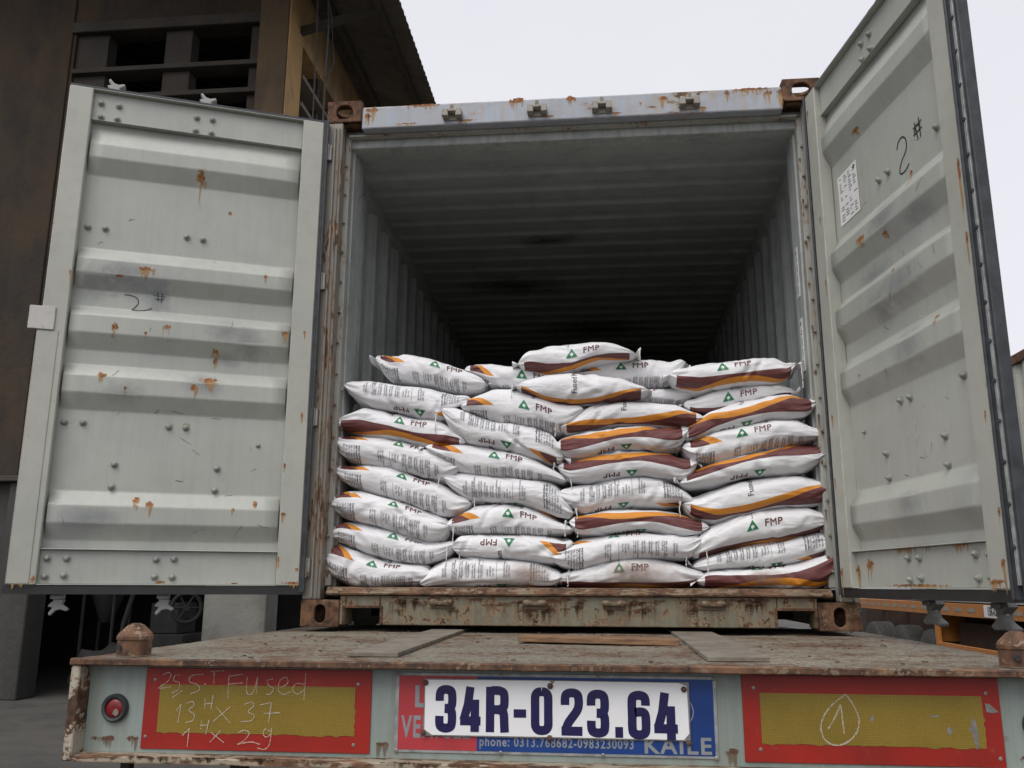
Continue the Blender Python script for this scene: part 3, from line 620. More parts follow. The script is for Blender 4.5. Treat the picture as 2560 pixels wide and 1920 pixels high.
# sill with fork pockets
m = MB(); zt_ = 0.1385; a0, a1, b0, b1 = -1.013, -0.856, 0.872, 1.026; pz = 0.082
m.box(-HW+CW+0.001, a0, 0.004, 0.12, 0.010, zt_); m.box(a0, a1, 0.0045, 0.12, pz, zt_-0.0002); m.box(a1, b0, 0.004, 0.12, 0.010, zt_)
m.box(b0, b1, 0.0045, 0.12, pz, zt_-0.0002); m.box(b1, HW-CW-0.001, 0.004, 0.12, 0.010, zt_); m.build('sill', 'sill', ct, bevel=0.003)
for p0, p1 in ((a0, a1), (b0, b1)):
    m = MB(); m.box(p0-0.012, p1+0.012, -0.003, 0.003, pz+0.001, pz+0.012); m.box(p0-0.012, p0-0.001, -0.003, 0.003, 0.012, pz); m.box(p1+0.001, p1+0.012, -0.003, 0.003, 0.012, pz); m.build('pocket_rim', 'casting', ct, bevel=0.001)
    m = MB(); m.box(p0-0.01, p1+0.01, 0.5, 0.52, 0.03, 0.16); m.build('pocket_back', 'black', ct)
m = MB(); xa = -HW+CW-0.06
TH = [(-0.016, 0.140), (-0.019, 0.147), (-0.016, 0.154), (-0.004, 0.160), (0.0, 0.170), (0.02, 0.174), (0.16, 0.174), (0.16, 0.1515), (0.0035, 0.1515), (0.0035, 0.140)]
n = 90; G_ = []
for i in range(n+1):
    x = xa + (2*(HW-CW)+0.12)*i/n; k = 0.0025*math.sin(i*1.7)*math.sin(i*0.37+1)
    G_.append([(x, y+(k if y < 0 else 0), z+(k*0.6 if z > 0.145 and y < 0.03 else 0)) for y, z in TH+[TH[0]]])
m.quadgrid(G_); m.build('threshold', 'sill_top', ct)
for x in (-0.578, -0.162, 0.182, 0.604):
    m = MB(); z = 0.105
    m.box(x-0.050, x+0.050, -0.0005, 0.006, z-0.024, z+0.020)
    for k in (-1, 1): m.lathe([(0.005, -0.022), (0.012, -0.019), (0.016, 0.0), (0.011, 0.016), (0.004, 0.021)], (x+k*0.031, -0.014, z+0.004), (1, 0, 0.1*k), 10)
    m.box(x-0.02, x+0.02, -0.022, 0.0, z-0.006, z+0.010)
    m.build('cam_keeper', 'sill_knob', ct, bevel=0.002)
def flat_stains(parent, L, name='rust_stains', mat='stain'):
    m = MB()
    for x, y, z, w, h in L:
        m.quadgrid([[(x+w*(i/4-0.5), y-0.0009, z+h*0.22-h*j/8) for j in range(9)] for i in range(5)], [[(i/2-1, 1-j/8) for j in range(9)] for i in range(5)])
    o = m.build(name, mat, parent); o['kind'] = 'stuff'; return o
r = random.Random(12)
flat_stains(ct, [(-0.985, 0.006, 2.535, .10, .12), (-1.01, 0.006, 2.50, .05, .10), (-0.72, 0.006, 2.545, .26, .05), (-0.25, 0.006, 2.545, .12, .10), (0.02, 0.006, 2.54, .08, .11), (0.47, 0.006, 2.52, .06, .09), (0.78, 0.006, 2.53, .05, .11), (0.90, 0.006, 2.545, .28, .05), (0.97, 0.006, 2.52, .07, .12), (1.03, 0.006, 2.52, .05, .13), (-0.50, 0.006, 2.452, .12, .03), (-0.10, 0.006, 2.452, .10, .03), (0.24, 0.006, 2.452, .08, .03), (-0.8, 0.006, 2.45, .2, .02), (0.66, 0.006, 2.46, .08, .04), (0.36, 0.006, 2.50, .02, .03)])
flat_stains(ct, [(x, 0.004, r.uniform(0.07, 0.128), r.uniform(.03, .14), r.uniform(.03, .10)) for x in [r.uniform(-0.8, 0.82) for _ in range(64)]], mat='stain_dark')
flat_stains(ct, [(-1.150+r.uniform(-.012, .012), 0.076, z, .03, r.uniform(.06, .2)) for z in np.arange(0.3, 2.4, 0.13)], mat='stain_dark')
flat_stains(ct, [(1.118, 0.076, z, .02, r.uniform(.05, .14)) for z in np.arange(0.3, 2.4, 0.21)], mat='stain_dark')
# inner walls, roof, floor, end
def cwall(sx):
    pr = corr(42, 0.30, 0.278, 0.036); m = MB(); x = lambda d: sx*(1.166 + d)
    top = 2.33
    m.quadgrid([[(x(d), y, 0.16) for y, d in pr], [(x(d), y, top) for y, d in pr], [(x(d)+sx*0.004, y, top) for y, d in pr], [(x(d)+sx*0.004, y, 0.16) for y, d in pr]])
    m.build('side_wall', 'inner', ct)
    m = MB(); m.prism([(sx*1.15, 0.20, 2.33), (sx*1.215, 0.20, 2.32), (sx*1.215, 0.20, 2.45), (sx*1.165, 0.20, 2.45)], (0, 11.8, 0)); m.build('top_side_rail', 'inner', ct)
    m = MB(); m.box(min(sx*1.16, sx*1.217), max(sx*1.16, sx*1.217), 0.165, 12.03, 0.0, 0.158); m.build('bottom_side_rail', 'jamb', ct)
cwall(-1); cwall(1)
m = MB(); P = [(0.20, 2.395), (0.34, 2.395)]; y = 0.34
while y < 12.0: P += [(y+0.085, 2.400), (y+0.115, 2.4095), (y+0.160, 2.4095), (y+0.190, 2.398), (y+0.218, 2.398)]; y += 0.218
m.quadgrid([[(-1.17, a, b) for a, b in P], [(1.17, a, b) for a, b in P], [(1.17, a, b+0.003) for a, b in P], [(-1.17, a, b+0.003) for a, b in P]]); m.build('roof_panel', 'roof_in', ct)
m = MB(); m.box(-1.16, 1.16, 0.161, 12.0, 0.13, 0.17); m.build('floor', 'floor_in', ct)
m = MB(); pe = corr(8, -1.16, 0.29, 0.036); m.quadgrid([[(x, 12.05+d, 0.1) for x, d in pe], [(x, 12.05+d, 2.5) for x, d in pe]]); m.build('end_wall', 'inner', ct)
m = MB(); m.box(-1.21, 1.21, 12.12, 12.19, 0, 2.58); m.build('end_frame', 'inner', ct)
for x in (-0.35, 0.35):
    m = MB(); m.box(x-0.04, x+0.04, 1.0, 12.0, -0.01, 0.125); m.build('floor_bearer', 'black', ct)
m = MB()  # patches mix real soot with painted interior shade
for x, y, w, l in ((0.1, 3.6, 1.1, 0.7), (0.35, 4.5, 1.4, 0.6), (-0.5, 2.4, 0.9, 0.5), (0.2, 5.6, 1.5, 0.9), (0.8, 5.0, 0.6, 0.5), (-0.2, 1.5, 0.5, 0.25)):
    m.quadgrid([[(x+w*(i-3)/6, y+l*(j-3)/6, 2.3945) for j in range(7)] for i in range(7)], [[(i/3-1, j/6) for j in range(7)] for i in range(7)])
o = m.build('soot_shade_marks', 'soot_shade', ct); o['kind'] = 'stuff'
# paper strips stuck inside the right wall
for (y, z0, z1) in ((0.225, 1.55, 1.80), (0.225, 1.18, 1.44)):
    m = MB(); m.box(1.102, 1.1045, y-0.022, y+0.024, z0, z1); st = m.build('sticker_strip', 'ink_white', ct)
    m = MB()
    for j in range(14):
        z = z0 + 0.02 + j*0.0135; 
        if j % 4 == 3: continue
        m.box(1.1010, 1.1016, y-0.016, y+0.016*random.uniform(.3, 1), z, z+0.004)
    m.box(1.1010, 1.1016, y-0.008, y+0.010, z1-0.034, z1-0.016)
    m.build('strip_print', 'ink_grey', ct)

# ------------------------------------------------------------------ doors
ribs = [(2.281, 2.183, 2.117, 2.038), (1.682, 1.623, 1.556, 1.485), (1.403, 1.358, 1.276, 1.203), (1.136, 1.080, 1.004, 0.930), (0.575, 0.511, 0.436, 0.365)]
YBASE, YCREST = -0.056, -0.017
prof = [(2.32, YBASE)]
for a, b, c, d in ribs: prof += [(a, YBASE), (b, YCREST), (c, YCREST), (d, YBASE)]
prof.append((0.31, YBASE)); prof = prof[::-1]
_z = np.linspace(prof[0][0], prof[-1][0], 700); _y = np.interp(_z, [p[0] for p in prof], [p[1] for p in prof]); _k = np.hanning(7)[1:-1]; _k /= _k.sum()
_y = np.convolve(np.concatenate([[_y[0]]*2, _y, [_y[-1]]*2]), _k, 'valid'); pz_, py_ = list(_z), list(_y)
BOLTS = [(1.048, 2.392), (0.974, 2.391), (1.047, 2.322), (0.975, 2.321), (0.626, 2.391), (0.552, 2.391), (0.625, 2.321), (0.552, 2.320), (1.051, 1.780), (0.978, 1.780), (0.623, 1.782), (0.551, 1.781), (1.055, 0.872), (0.982, 0.873), (0.628, 0.874), (0.554, 0.874), (0.839, 0.694), (0.406, 0.693), (0.840, 0.595), (0.411, 0.597), (1.058, 0.286), (0.983, 0.288), (0.631, 0.288), (0.555, 0.289), (1.058, 0.214), (0.984, 0.215), (0.631, 0.215), (0.558, 0.212)]
bm_ = MB(); bm_.lathe([(0.0165, 0.0), (0.0165, 0.003), (0.012, 0.004), (0.0115, 0.010), (0.007, 0.014), (0.006, 0.019), (0.0, 0.021)], (0, 0, 0), (0, 1, 0), 14); _b = bm_.build('bolt', 'bolt', None, local=True, smooth=True); BOLT = _b.data; bpy.data.objects.remove(_b)
def door(sgn, ang, x0, label, stains, smudges, hinge_gap=True):
    """local frame: x along the leaf from the hinge, inner face towards sgn*y, z up from the container underside"""
    d = bpy.data.objects.new('door', None)
    dirv = (-math.cos(ang), -math.sin(ang)) if sgn > 0 else (math.cos(ang), -math.sin(ang))
    rz = math.atan2(dirv[1], dirv[0])
    # panel is the mesh of the door object itself
    ramp = lambda s: min(1.0, max(0.0, (s-0.122)/0.010), max(0.0, (1.085-s)/0.010))
    S = [0.112, 0.122, 0.132] + [0.132 + (1.075-0.132)*i/14 for i in range(1, 15)] + [1.085, 1.095]
    def py(s, z):
        y = float(np.interp(z, pz_, py_)); y = YBASE + (y-YBASE)*ramp(s)
        return y + 0.0022*math.sin(s*7+z*2.3) + 0.0016*math.sin(z*9+s*3) - 0.004*math.exp(-((s-0.55)/.07)**2-((z-1.47)/.06)**2) - 0.003*math.exp(-((s-0.8)/.09)**2-((z-0.45)/.07)**2)
    Zs = []
    Zs = [z for i, z in enumerate(pz_) if i % 8 == 0 or min(abs(z-q[0]) for q in prof) < 0.010] + ([pz_[-1]] if (len(pz_)-1) % 8 else [])
    Zs = sorted(set(Zs))
    m = MB(); F = [[(s, sgn*py(s, z), z) for z in Zs] for s in S]; Bk = [[(s, sgn*(py(s, z)-0.003), z) for z in Zs] for s in S]
    m.quadgrid(F); m.quadgrid(Bk)
    dr = m.build('door', 'door', None, local=True, smooth='all')
    dr.parent = ct; dr.location = (x0, -0.03 if sgn > 0 else -0.026, 0); dr.rotation_euler = (0, 0, rz); dr['label'] = label
    def part(mb, name, mat, **k):
        o = mb.build(name, mat, None, local=True, **k); o.parent = dr; return o
    def Y(a, b): return (min(sgn*a, sgn*b), max(sgn*a, sgn*b))
    m = MB(); m.box(0.022, 0.122, *Y(-0.058, 0.0), 0.178, 2.452); part(m, 'stile', 'door_frame', bevel=0.004)
    m = MB(); m.box(1.085, 1.187, *Y(-0.058, 0.0), 0.178, 2.452); part(m, 'stile', 'door_frame', bevel=0.004)
    # top rail: web with lips, bottom rail the same
    for z0, z1, nm in ((2.303, 2.452, 'top'), (0.178, 0.328, 'bottom')):
        m = MB(); m.box(0.122, 1.085, *Y(-0.058, -0.030), z0+(0.001 if nm == 'top' else 0.0045), z1-0.005); m.box(0.122, 1.085, *Y(-0.056, -0.003 if nm == 'top' else -0.010), z1-0.0045, z1-0.0005)
        if nm == 'top': m.box(0.122, 1.085, *Y(-0.0295, -0.024), z0, z0+0.004)
        else: m.box(0.122, 1.085, *Y(-0.056, -0.004), z0, z0+0.004)
        part(m, 'rail', 'door', bevel=0.0015)
    for s, z in BOLTS:
        yy = -0.030 if (z > 2.3 or z < 0.31) else py(s, z)
        o = share(BOLT, 'bolt', dr, (s+random.uniform(-.002, .002), sgn*(yy-0.0005), z+random.uniform(-.002, .002)), (0, random.uniform(0, 3), 0) if sgn > 0 else (math.pi, random.uniform(0, 3), 0))
    o = share(BOLT, 'bolt', dr, (0.236, sgn*(py(0.236, 0.808)-0.0005), 0.808), (0, 0, 0) if sgn > 0 else (math.pi, 0, 0), (0.7, 0.7, 0.7))
    # gaskets round the leaf
    for s0, s1 in (((-0.002, 0.021),) if sgn > 0 else ((-0.002, 0.021), (1.189, 1.212))):
        m = MB(); m.box(s0, s1, *Y(-0.050, -0.004), 0.150, 2.468); m.tube([(s0+0.004, sgn*-0.002, 0.15), (s0+0.004, sgn*-0.002, 2.468)], 0.006, 8); part(m, 'gasket', 'rubber')
    if sgn < 0:
        m = MB(); m.box(1.2125, 1.226, *Y(-0.020, -0.006), 0.19, 2.44); part(m, 'gasket_strip', 'galv', bevel=0.001)
        m = MB(); m.box(1.2265, 1.245, *Y(-0.050, -0.010), 0.16, 2.46); part(m, 'outer_gasket', 'rubber', bevel=0.003)
        for z in np.arange(0.30, 2.42, 0.125):
            m = MB(); m.lathe([(0.008, 0), (0.007, 0.004), (0.0, 0.006)], (1.219, sgn*-0.0065, z), (0, sgn, 0), 8); part(m, 'rivet', 'rubber', smooth=True)
    m = MB(); m.box(0.0, 1.187 if sgn > 0 else 1.21, *Y(-0.054, -0.012), 2.4525, 2.468); part(m, 'gasket', 'rubber')
    m = MB(); m.box(0.0, 1.21, *Y(-0.075, -0.008), 0.140, 0.1765); part(m, 'gasket', 'black')
    # outside: lock rods with cams that show above and below
    r = random.Random(31 if sgn > 0 else 47)
    for mat_, cnt in (('scratch', 26), ('scratch_l', 22)):
        m = MB()
        for i in range(cnt):
            s0, z0 = r.uniform(0.16, 1.04), r.choice([r.uniform(0.36, 1.0), r.uniform(0.6, 1.9)]); a = r.gauss(0.0 if r.random() < 0.5 else 1.5, 0.5); L = r.uniform(0.01, 0.06)
            f = lambda a_, b_: (min(1.08, max(0.13, a_)), sgn*(py(min(1.08, max(0.13, a_)), b_)+0.0008+0.00002*i), b_)
            ribbon(m, curve([(s0, z0), (s0+math.cos(a)*L*.5, z0+math.sin(a)*L*.5+r.uniform(-.004, .004)), (s0+math.cos(a)*L, z0+math.sin(a)*L)], 3), r.uniform(0.0010, 0.0026), f, 0.3)
        o = part(m, 'scratches', mat_); o['kind'] = 'stuff'
    for s in (0.59, 1.008):
        yo = -0.085
        m = MB(); m.tube([(s, sgn*yo, 0.10), (s, sgn*yo, 2.51)], 0.017, 12); part(m, 'lock_rod', 'galv', smooth=True)
        for z, up in ((2.505, 1), (0.095, -1)):
            m = MB(); k = up
            pts = [(-0.030, -0.022), (-0.004, -0.026), (0.022, -0.012), (0.034, 0.006), (0.014, 0.010), (0.030, 0.034), (0.022, 0.044), (0.002, 0.022), (-0.018, 0.018), (-0.040, 0.026), (-0.048, 0.016), (-0.022, -0.002)]
            if sgn < 0: pts = [(-0.052, -0.040), (-0.018, -0.024), (-0.012, 0.004), (-0.050, 0.030), (-0.034, 0.042), (0.020, 0.038), (0.058, 0.046), (0.062, 0.034), (0.022, 0.016), (0.014, -0.008), (0.050, -0.030), (0.036, -0.044)]
            pts = [(a, b*k) for a, b in pts]
            if k < 0: pts = pts[::-1]
            m.prism([(s+a, sgn*(yo+0.02), z+b) for a, b in pts], (0, sgn*-0.038, 0))
            m.box(s-0.026, s+0.026, *Y(yo-0.024, yo+0.030), z-0.034*k-0.009, z-0.034*k+0.009)
            part(m, 'locking_cam', 'cam' if sgn > 0 else 'cam_grey', bevel=0.004, seg=2)
    # outer face skin
    m = MB(); m.box(0.13, 1.08, *Y(-0.0755, -0.0615), 0.32, 2.30); part(m, 'outer_skin', 'inner')
    # marks
    if stains:
        m = MB()
        for s, z, w, h in stains:
            n1, n2 = 4, 10
            P = [[(s+w*0.9*(i/n1-0.5), 0, z+h*0.22-h*(j/n2)) for j in range(n2+1)] for i in range(n1+1)]
            def fy(s_, z_):
                if s_ < 0.122 or s_ > 1.085: return 0.0
                return -0.030 if (z_ > 2.303 or z_ < 0.328) else py(s_, z_)
            P = [[(a, sgn*(fy(a, c)+0.0011), c) for a, b, c in r] for r in P]
            U = [[(2*i/n1-1, 1-j/n2) for j in range(n2+1)] for i in range(n1+1)]
            m.quadgrid(P, U)
        o = part(m, 'rust_stains', 'stain'); o['kind'] = 'stuff'
    if smudges:
        m = MB()
        for s, z, w, h in smudges:
            n1, n2 = 6, 10
            P = [[(s+w*(i/n1-0.5), sgn*(py(s+w*(i/n1-0.5), z+h*(0.5-j/n2))+0.0006), z+h*(0.5-j/n2)) for j in range(n2+1)] for i in range(n1+1)]
            U = [[(2*i/n1-1, 1-j/n2) for j in range(n2+1)] for i in range(n1+1)]
            m.quadgrid(P, U)
        o = part(m, 'smudges', 'smudge'); o['kind'] = 'stuff'
    return dr, py, part
stL = [(0.579, 2.09, .07, .22), (0.439, 1.928, .03, .07), (0.783, 1.593, .11, .08), (0.893, 1.551, .05, .05), (1.093, 1.542, .02, .12), (0.256, 1.617, .03, .08), (0.889, 1.307, .05, .12), (0.670, 1.326, .05, .11), (0.759, 1.290, .02, .05), (0.151, 1.344, .06, .07), (0.455, 1.234, .05, .08), (0.452, 1.19, .04, .12), (0.921, 1.086, .07, .09), (0.468, 1.095, .12, .10), (0.535, 1.054, .06, .13), (0.820, 1.03, .02, .06), (0.115, .713, .02, .09), (0.109, .493, .04, .06), (0.733, .54, .05, .09), (0.676, .52, .07, .10), (0.233, .536, .03, .09), (0.325, .51, .03, .05), (0.602, .192, .07, .03), (1.096, .203, .03, .08), (0.12, .292, .02, .12), (0.035, .251, .03, .04), (0.624, .886, .04, .03), (0.555, .889, .04, .03), (1.15, .19, .12, .05), (0.06, .19, .12, .04), (0.30, .187, .05, .02), (0.06, 1.35, .02, .06), (0.05, .95, .02, .1)]
smL = [(0.82, 1.52, .34, .16), (0.87, 1.58, .2, .12), (1.0, 1.5, .25, .2), (0.72, 1.47, .12, .2), (0.40, 1.33, .24, .14), (0.30, 1.27, .16, .18), (0.50, 1.07, .20, .12), (0.83, 1.01, .22, .12), (0.40, 1.20, .2, .08), (0.9, .46, .3, .1)]
dl, pyL, partL = door(1, 0.4019, -1.199, 'left door leaf swung out to the left, inner side ribbed', stL, smL)
stR = [(0.42, 1.58, .14, .08), (0.60, 1.53, .07, .06), (0.42, 2.07, .10, .05), (0.78, 1.70, .03, .12), (0.66, 1.36, .04, .05), (0.06, .90, .03, .10), (0.04, .62, .02, .14), (1.17, 1.52, .03, .34), (1.17, 1.28, .025, .18), (1.16, .70, .02, .12), (1.175, .40, .02, .15), (1.165, .25, .04, .16), (0.55, .325, .6, .05), (0.24, .27, .10, .14), (0.135, .24, .05, .2), (0.98, .29, .06, .08), (0.9, .325, .2, .05), (0.04, .24, .04, .16), (1.12, .20, .14, .06), (0.04, 2.36, .03, .10), (0.09, 1.8, .02, .1), (0.1, 1.5, .02, .12), (0.6, .19, .7, .03), (0.3, 1.03, .04, .03), (0.9, 1.1, .05, .05)]
smR = [(0.45, 1.42, .35, .10), (0.60, 1.60, .25, .16), (0.70, 1.30, .4, .2), (0.5, 1.25, .2, .2), (0.85, 1.52, .25, .12), (0.6, .48, .3, .12), (0.7, 1.05, .3, .2)]
dR, pyR, partR = door(-1, 1.402, 1.127, 'right door leaf swung out towards the viewer, inner side ribbed', stR, smR)
# latch plate and overlap strip on the left leaf
m = MB(); m.box(1.13, 1.235, 0.0025, 0.0075, 1.266, 1.372); partL(m, 'latch_plate', 'latch', bevel=0.002)
m = MB(); m.box(1.110, 1.198, 0.0005, 0.0022, 0.182, 1.264); partL(m, 'overlap_strip', 'door_frame', bevel=0.0008)
_k = [0]
def fL(a, b): return (a, pyL(a, b)+0.0013+_k[0]*0.0001, b)
m = MB()
ribbon(m, curve([(0.868, 1.474), (0.842, 1.473), (0.815, 1.463), (0.806, 1.440), (0.818, 1.418), (0.831, 1.404)]), 0.0045, fL); ribbon(m, curve([(0.831, 1.404), (0.796, 1.404), (0.765, 1.410), (0.745, 1.421)]), 0.0045, fL)
for a in ([(0.728, 1.496), (0.722, 1.456)], [(0.706, 1.492), (0.709, 1.450)], [(0.746, 1.484), (0.694, 1.479)], [(0.738, 1.466), (0.697, 1.466)]): _k[0] += 1; ribbon(m, a, 0.0045, fL)
partL(m, 'handwriting', 'marker')
_k = [0]
def fR(a, b): return (a, -(pyR(a, b)+0.0013+_k[0]*0.0001), b)
m = MB()
ribbon(m, curve([(0.700, 1.835), (0.715, 1.860), (0.745, 1.866), (0.768, 1.845), (0.765, 1.805), (0.725, 1.775), (0.705, 1.745), (0.715, 1.728), (0.745, 1.728), (0.775, 1.742)]), 0.006, fR)
for a in ([(0.838, 1.875), (0.852, 1.800)], [(0.868, 1.880), (0.870, 1.800)], [(0.825, 1.855), (0.885, 1.862)], [(0.825, 1.828), (0.885, 1.835)], [(0.83, 1.835), (0.845, 1.858), (0.875, 1.85)]): _k[0] += 1; ribbon(m, a, 0.006, fR)
partR(m, 'handwriting', 'marker')
# data sticker on the right leaf (label with blocks of small print)
m = MB(); c = (0.172, 0.366, 1.735, 1.965)
m.quadgrid([[fR(c[0]+(c[1]-c[0])*i/4, c[2]+(c[3]-c[2])*j/4) for j in range(5)] for i in range(5)]); partR(m, 'data_sticker', 'ink_white')
m = MB(); r = random.Random(5)
f2 = lambda a, b: (a, -(pyR(a, b)+0.0021), b)
for col in range(4):
    a = 0.190 + col*0.044
    for j in range(17):
        b = 1.750 + j*0.0122
        if r.random() < 0.22 or (col < 2 and 5 < j < 8): continue
        L = r.uniform(0.012, 0.034); m.quadgrid([[f2(a, b), f2(a, b+0.005)], [f2(a+L, b), f2(a+L, b+0.005)]])
m.quadgrid([[f2(0.33, 1.935), f2(0.33, 1.955)], [f2(0.345, 1.935), f2(0.345, 1.955)]])
partR(m, 'sticker_print', 'ink_grey')
# ================================================================== the trailer carrying it
tr = thing('container_trailer', 'pale green rusty container trailer with red and yellow rear boards in the foreground', 'trailer', (0, 0, -1.37))
def tp(m, name, mat, **k): return m.build(name, mat, tr, **k)
m = MB(); nx, ny = 120, 90; r = random.Random(2)
from mathutils import noise as NZ
xs = [-1.3355 + 2.671*i/nx for i in range(nx+1)]; ys = [-1.5435 + 2.26*j/ny for j in range(ny+1)]
hgt = lambda x, y: -0.0205 + 0.0025*NZ.noise(Vector((x*2.2, y*2.2, 0))) + (0.0016*NZ.noise(Vector((x*14, y*14, 3))))
m.quadgrid([[(x, y, min(-0.0185, hgt(x, y))) for y in ys] for x in xs][::-1]); tp(m, 'deck', 'deck', smooth='all')
m = MB(); m.box(-1.335, 1.335, -1.540, 0.7165, -0.034, -0.0245); tp(m, 'deck_underside', 'beam')
m = MB(); n = 120; A, B = [], []
for i in range(n+1):
    x = -1.338 + 2.676*i/n; j = 0.0014*NZ.noise(Vector((x*9, 0, 0))); k = 0.0022*NZ.noise(Vector((x*23, 5, 0)))
    A.append([(x, -1.5445, -0.0180+j), (x, -1.562+k, -0.0178+j), (x, -1.567+k, -0.021), (x, -1.567+k, -0.0335+j), (x, -1.5640, -0.0365+j), (x, -1.5445, -0.0365)])
m.quadgrid([a + [a[0]] for a in A]); tp(m, 'deck_lip', 'lip')
m = MB(); m.box(-1.308, 1.308, -1.505, -1.495, -0.2695, -0.0375); tp(m, 'rear_panel', 'beam')
m = MB(); A = []
for i in range(n+1):
    x = -1.3075 + 2.615*i/n; k = 0.0025*NZ.noise(Vector((x*12, 9, 0)))
    A.append([(x, -1.494, -0.2700), (x, -1.558+k, -0.2705), (x, -1.562+k, -0.274), (x, -1.562+k, -0.2865+k*0.5), (x, -1.494, -0.2865)])
m.quadgrid([a + [a[0]] for a in A]); tp(m, 'lower_flange', 'beam_edge')
for sx in (-1, 1):
    m = MB(); m.box(*sorted((sx*1.309, sx*1.336)), -1.5615, -1.40, -0.286, -0.0375); tp(m, 'end_plate', 'end', bevel=0.003)
    m = MB(); m.box(*sorted((sx*1.309, sx*1.336)), -1.399, 0.70, -0.20, -0.038); tp(m, 'side_rail', 'beam')
    m = MB(); m.box(*sorted((sx*0.42, sx*0.56)), -1.49, 11.9, -0.42, -0.0375 if False else -0.040); tp(m, 'chassis_beam', 'beam')
    m = MB(); m.box(*sorted((sx*1.20, sx*1.225)), -1.45, -1.42, -0.62, -0.288); tp(m, 'bumper_post', 'black')
    m = MB(); m.box(*sorted((sx*0.86, sx*0.905)), -1.45, -1.42, -0.62, -0.288); tp(m, 'bumper_post', 'black')
    for y in (2.2, 3.5, 4.8):
        t = MB(); x = sx*1.22 if sx < 0 else 0.70; x = -1.22 if sx < 0 else 0.70
        t.lathe([(0.26, 0), (0.44, 0.0), (0.49, 0.04), (0.50, 0.12), (0.50, 0.40), (0.49, 0.48), (0.44, 0.52), (0.26, 0.52)], (x, y, -0.87), (1, 0, 0), 24); tp(t, 'wheel', 'tyre', smooth=True)
m = MB(); m.tube([(-1.25, -1.44, -0.66), (1.25, -1.44, -0.66)], 0.05, 12); tp(m, 'underrun_bar', 'red')
for y in (1.4, 3.4, 5.5, 7.6, 9.7, 11.6):
    m = MB(); m.box(-1.22, 1.22, y, y+0.12, -0.22, -0.046); tp(m, 'cross_member', 'beam')
r = random.Random(8)
flat_stains(tr, [(r.uniform(-1.28, 1.28), -1.562, -0.2705, r.uniform(.04, .16), .02) for _ in range(30)], mat='stain_dark')
flat_stains(tr, [(x, -1.505, -0.235, w, .06) for x, w in ((-1.25, .10), (-1.17, .06), (-0.46, .05), (0.462, .05), (1.20, .08), (1.28, .05))], name='grime', mat='stain_dark')
# raised strips on the deck
for pts in ([(-0.605, -1.375), (-0.456, -1.371), (-0.490, 0.71), (-0.635, 0.71)], [(0.4212, -1.392), (0.592, -1.379), (0.600, 0.69), (0.4256, 0.69)]):
    m = MB(); m.prism([(x, y, -0.0195) for x, y in pts], (0, 0, 0.0130)); tp(m, 'raised_strip', 'strip', bevel=0.0015)
# red and yellow boards
YW = -1.505
def board(x0, x1, z0, z1, yx0, yx1, yz0, yz1, screws, label, seed):
    m = MB(); m.box(x0, x1, YW-0.0045, YW-0.0005, z0, z1); b = tp(m, 'reflector_board', 'red', bevel=0.001); b['label'] = label
    r = random.Random(seed); P = [(yx0, yz1), (yx1, yz1)]
    k = 22
    for i in range(k): P.append((yx1 + r.uniform(-.001, .004) if i > 8 else yx1, yz1 - (yz1-yz0)*(i+1)/(k+1)))
    for i in range(46): P.append((yx1 - (yx1-yx0)*i/46, yz0 + (r.uniform(-.004, .0015) if r.random() < 0.5 else 0)))
    P.append((yx0, yz0))
    m = MB(); m.prism([(a, YW-0.0050, c) for a, c in P], (0, -0.0006, 0)); s = m.build('yellow_sheet', 'yellow', b); 
    for sx_, sz in screws:
        m = MB(); m.lathe([(0.0045, -0.0005), (0.0045, 0.0012), (0.002, 0.0018), (0.0018, 0.0008), (0, 0.0008)], (sx_, YW-0.0045, sz), (0, -1, 0), 12); m.build('screw', 'metal', b, smooth=True)
    return b
bL = board(-1.1415, -0.4955, -0.2590, -0.0445, -1.0975, -0.5400, -0.2150, -0.0890, [(-1.1146, -0.077), (-0.5333, -0.0815), (-1.1295, -0.2271), (-0.5398, -0.2372)], 'red board with yellow centre and chalked tally', 1)
bR = board(0.4945, 1.1370, -0.2570, -0.0420, 0.5392, 1.0920, -0.2120, -0.0867, [(0.5246, -0.0747), (1.1045, -0.0797), (0.5351, -0.2258), (1.1236, -0.2354)], 'red board with yellow centre and chalked 1 in a drop shape', 2)
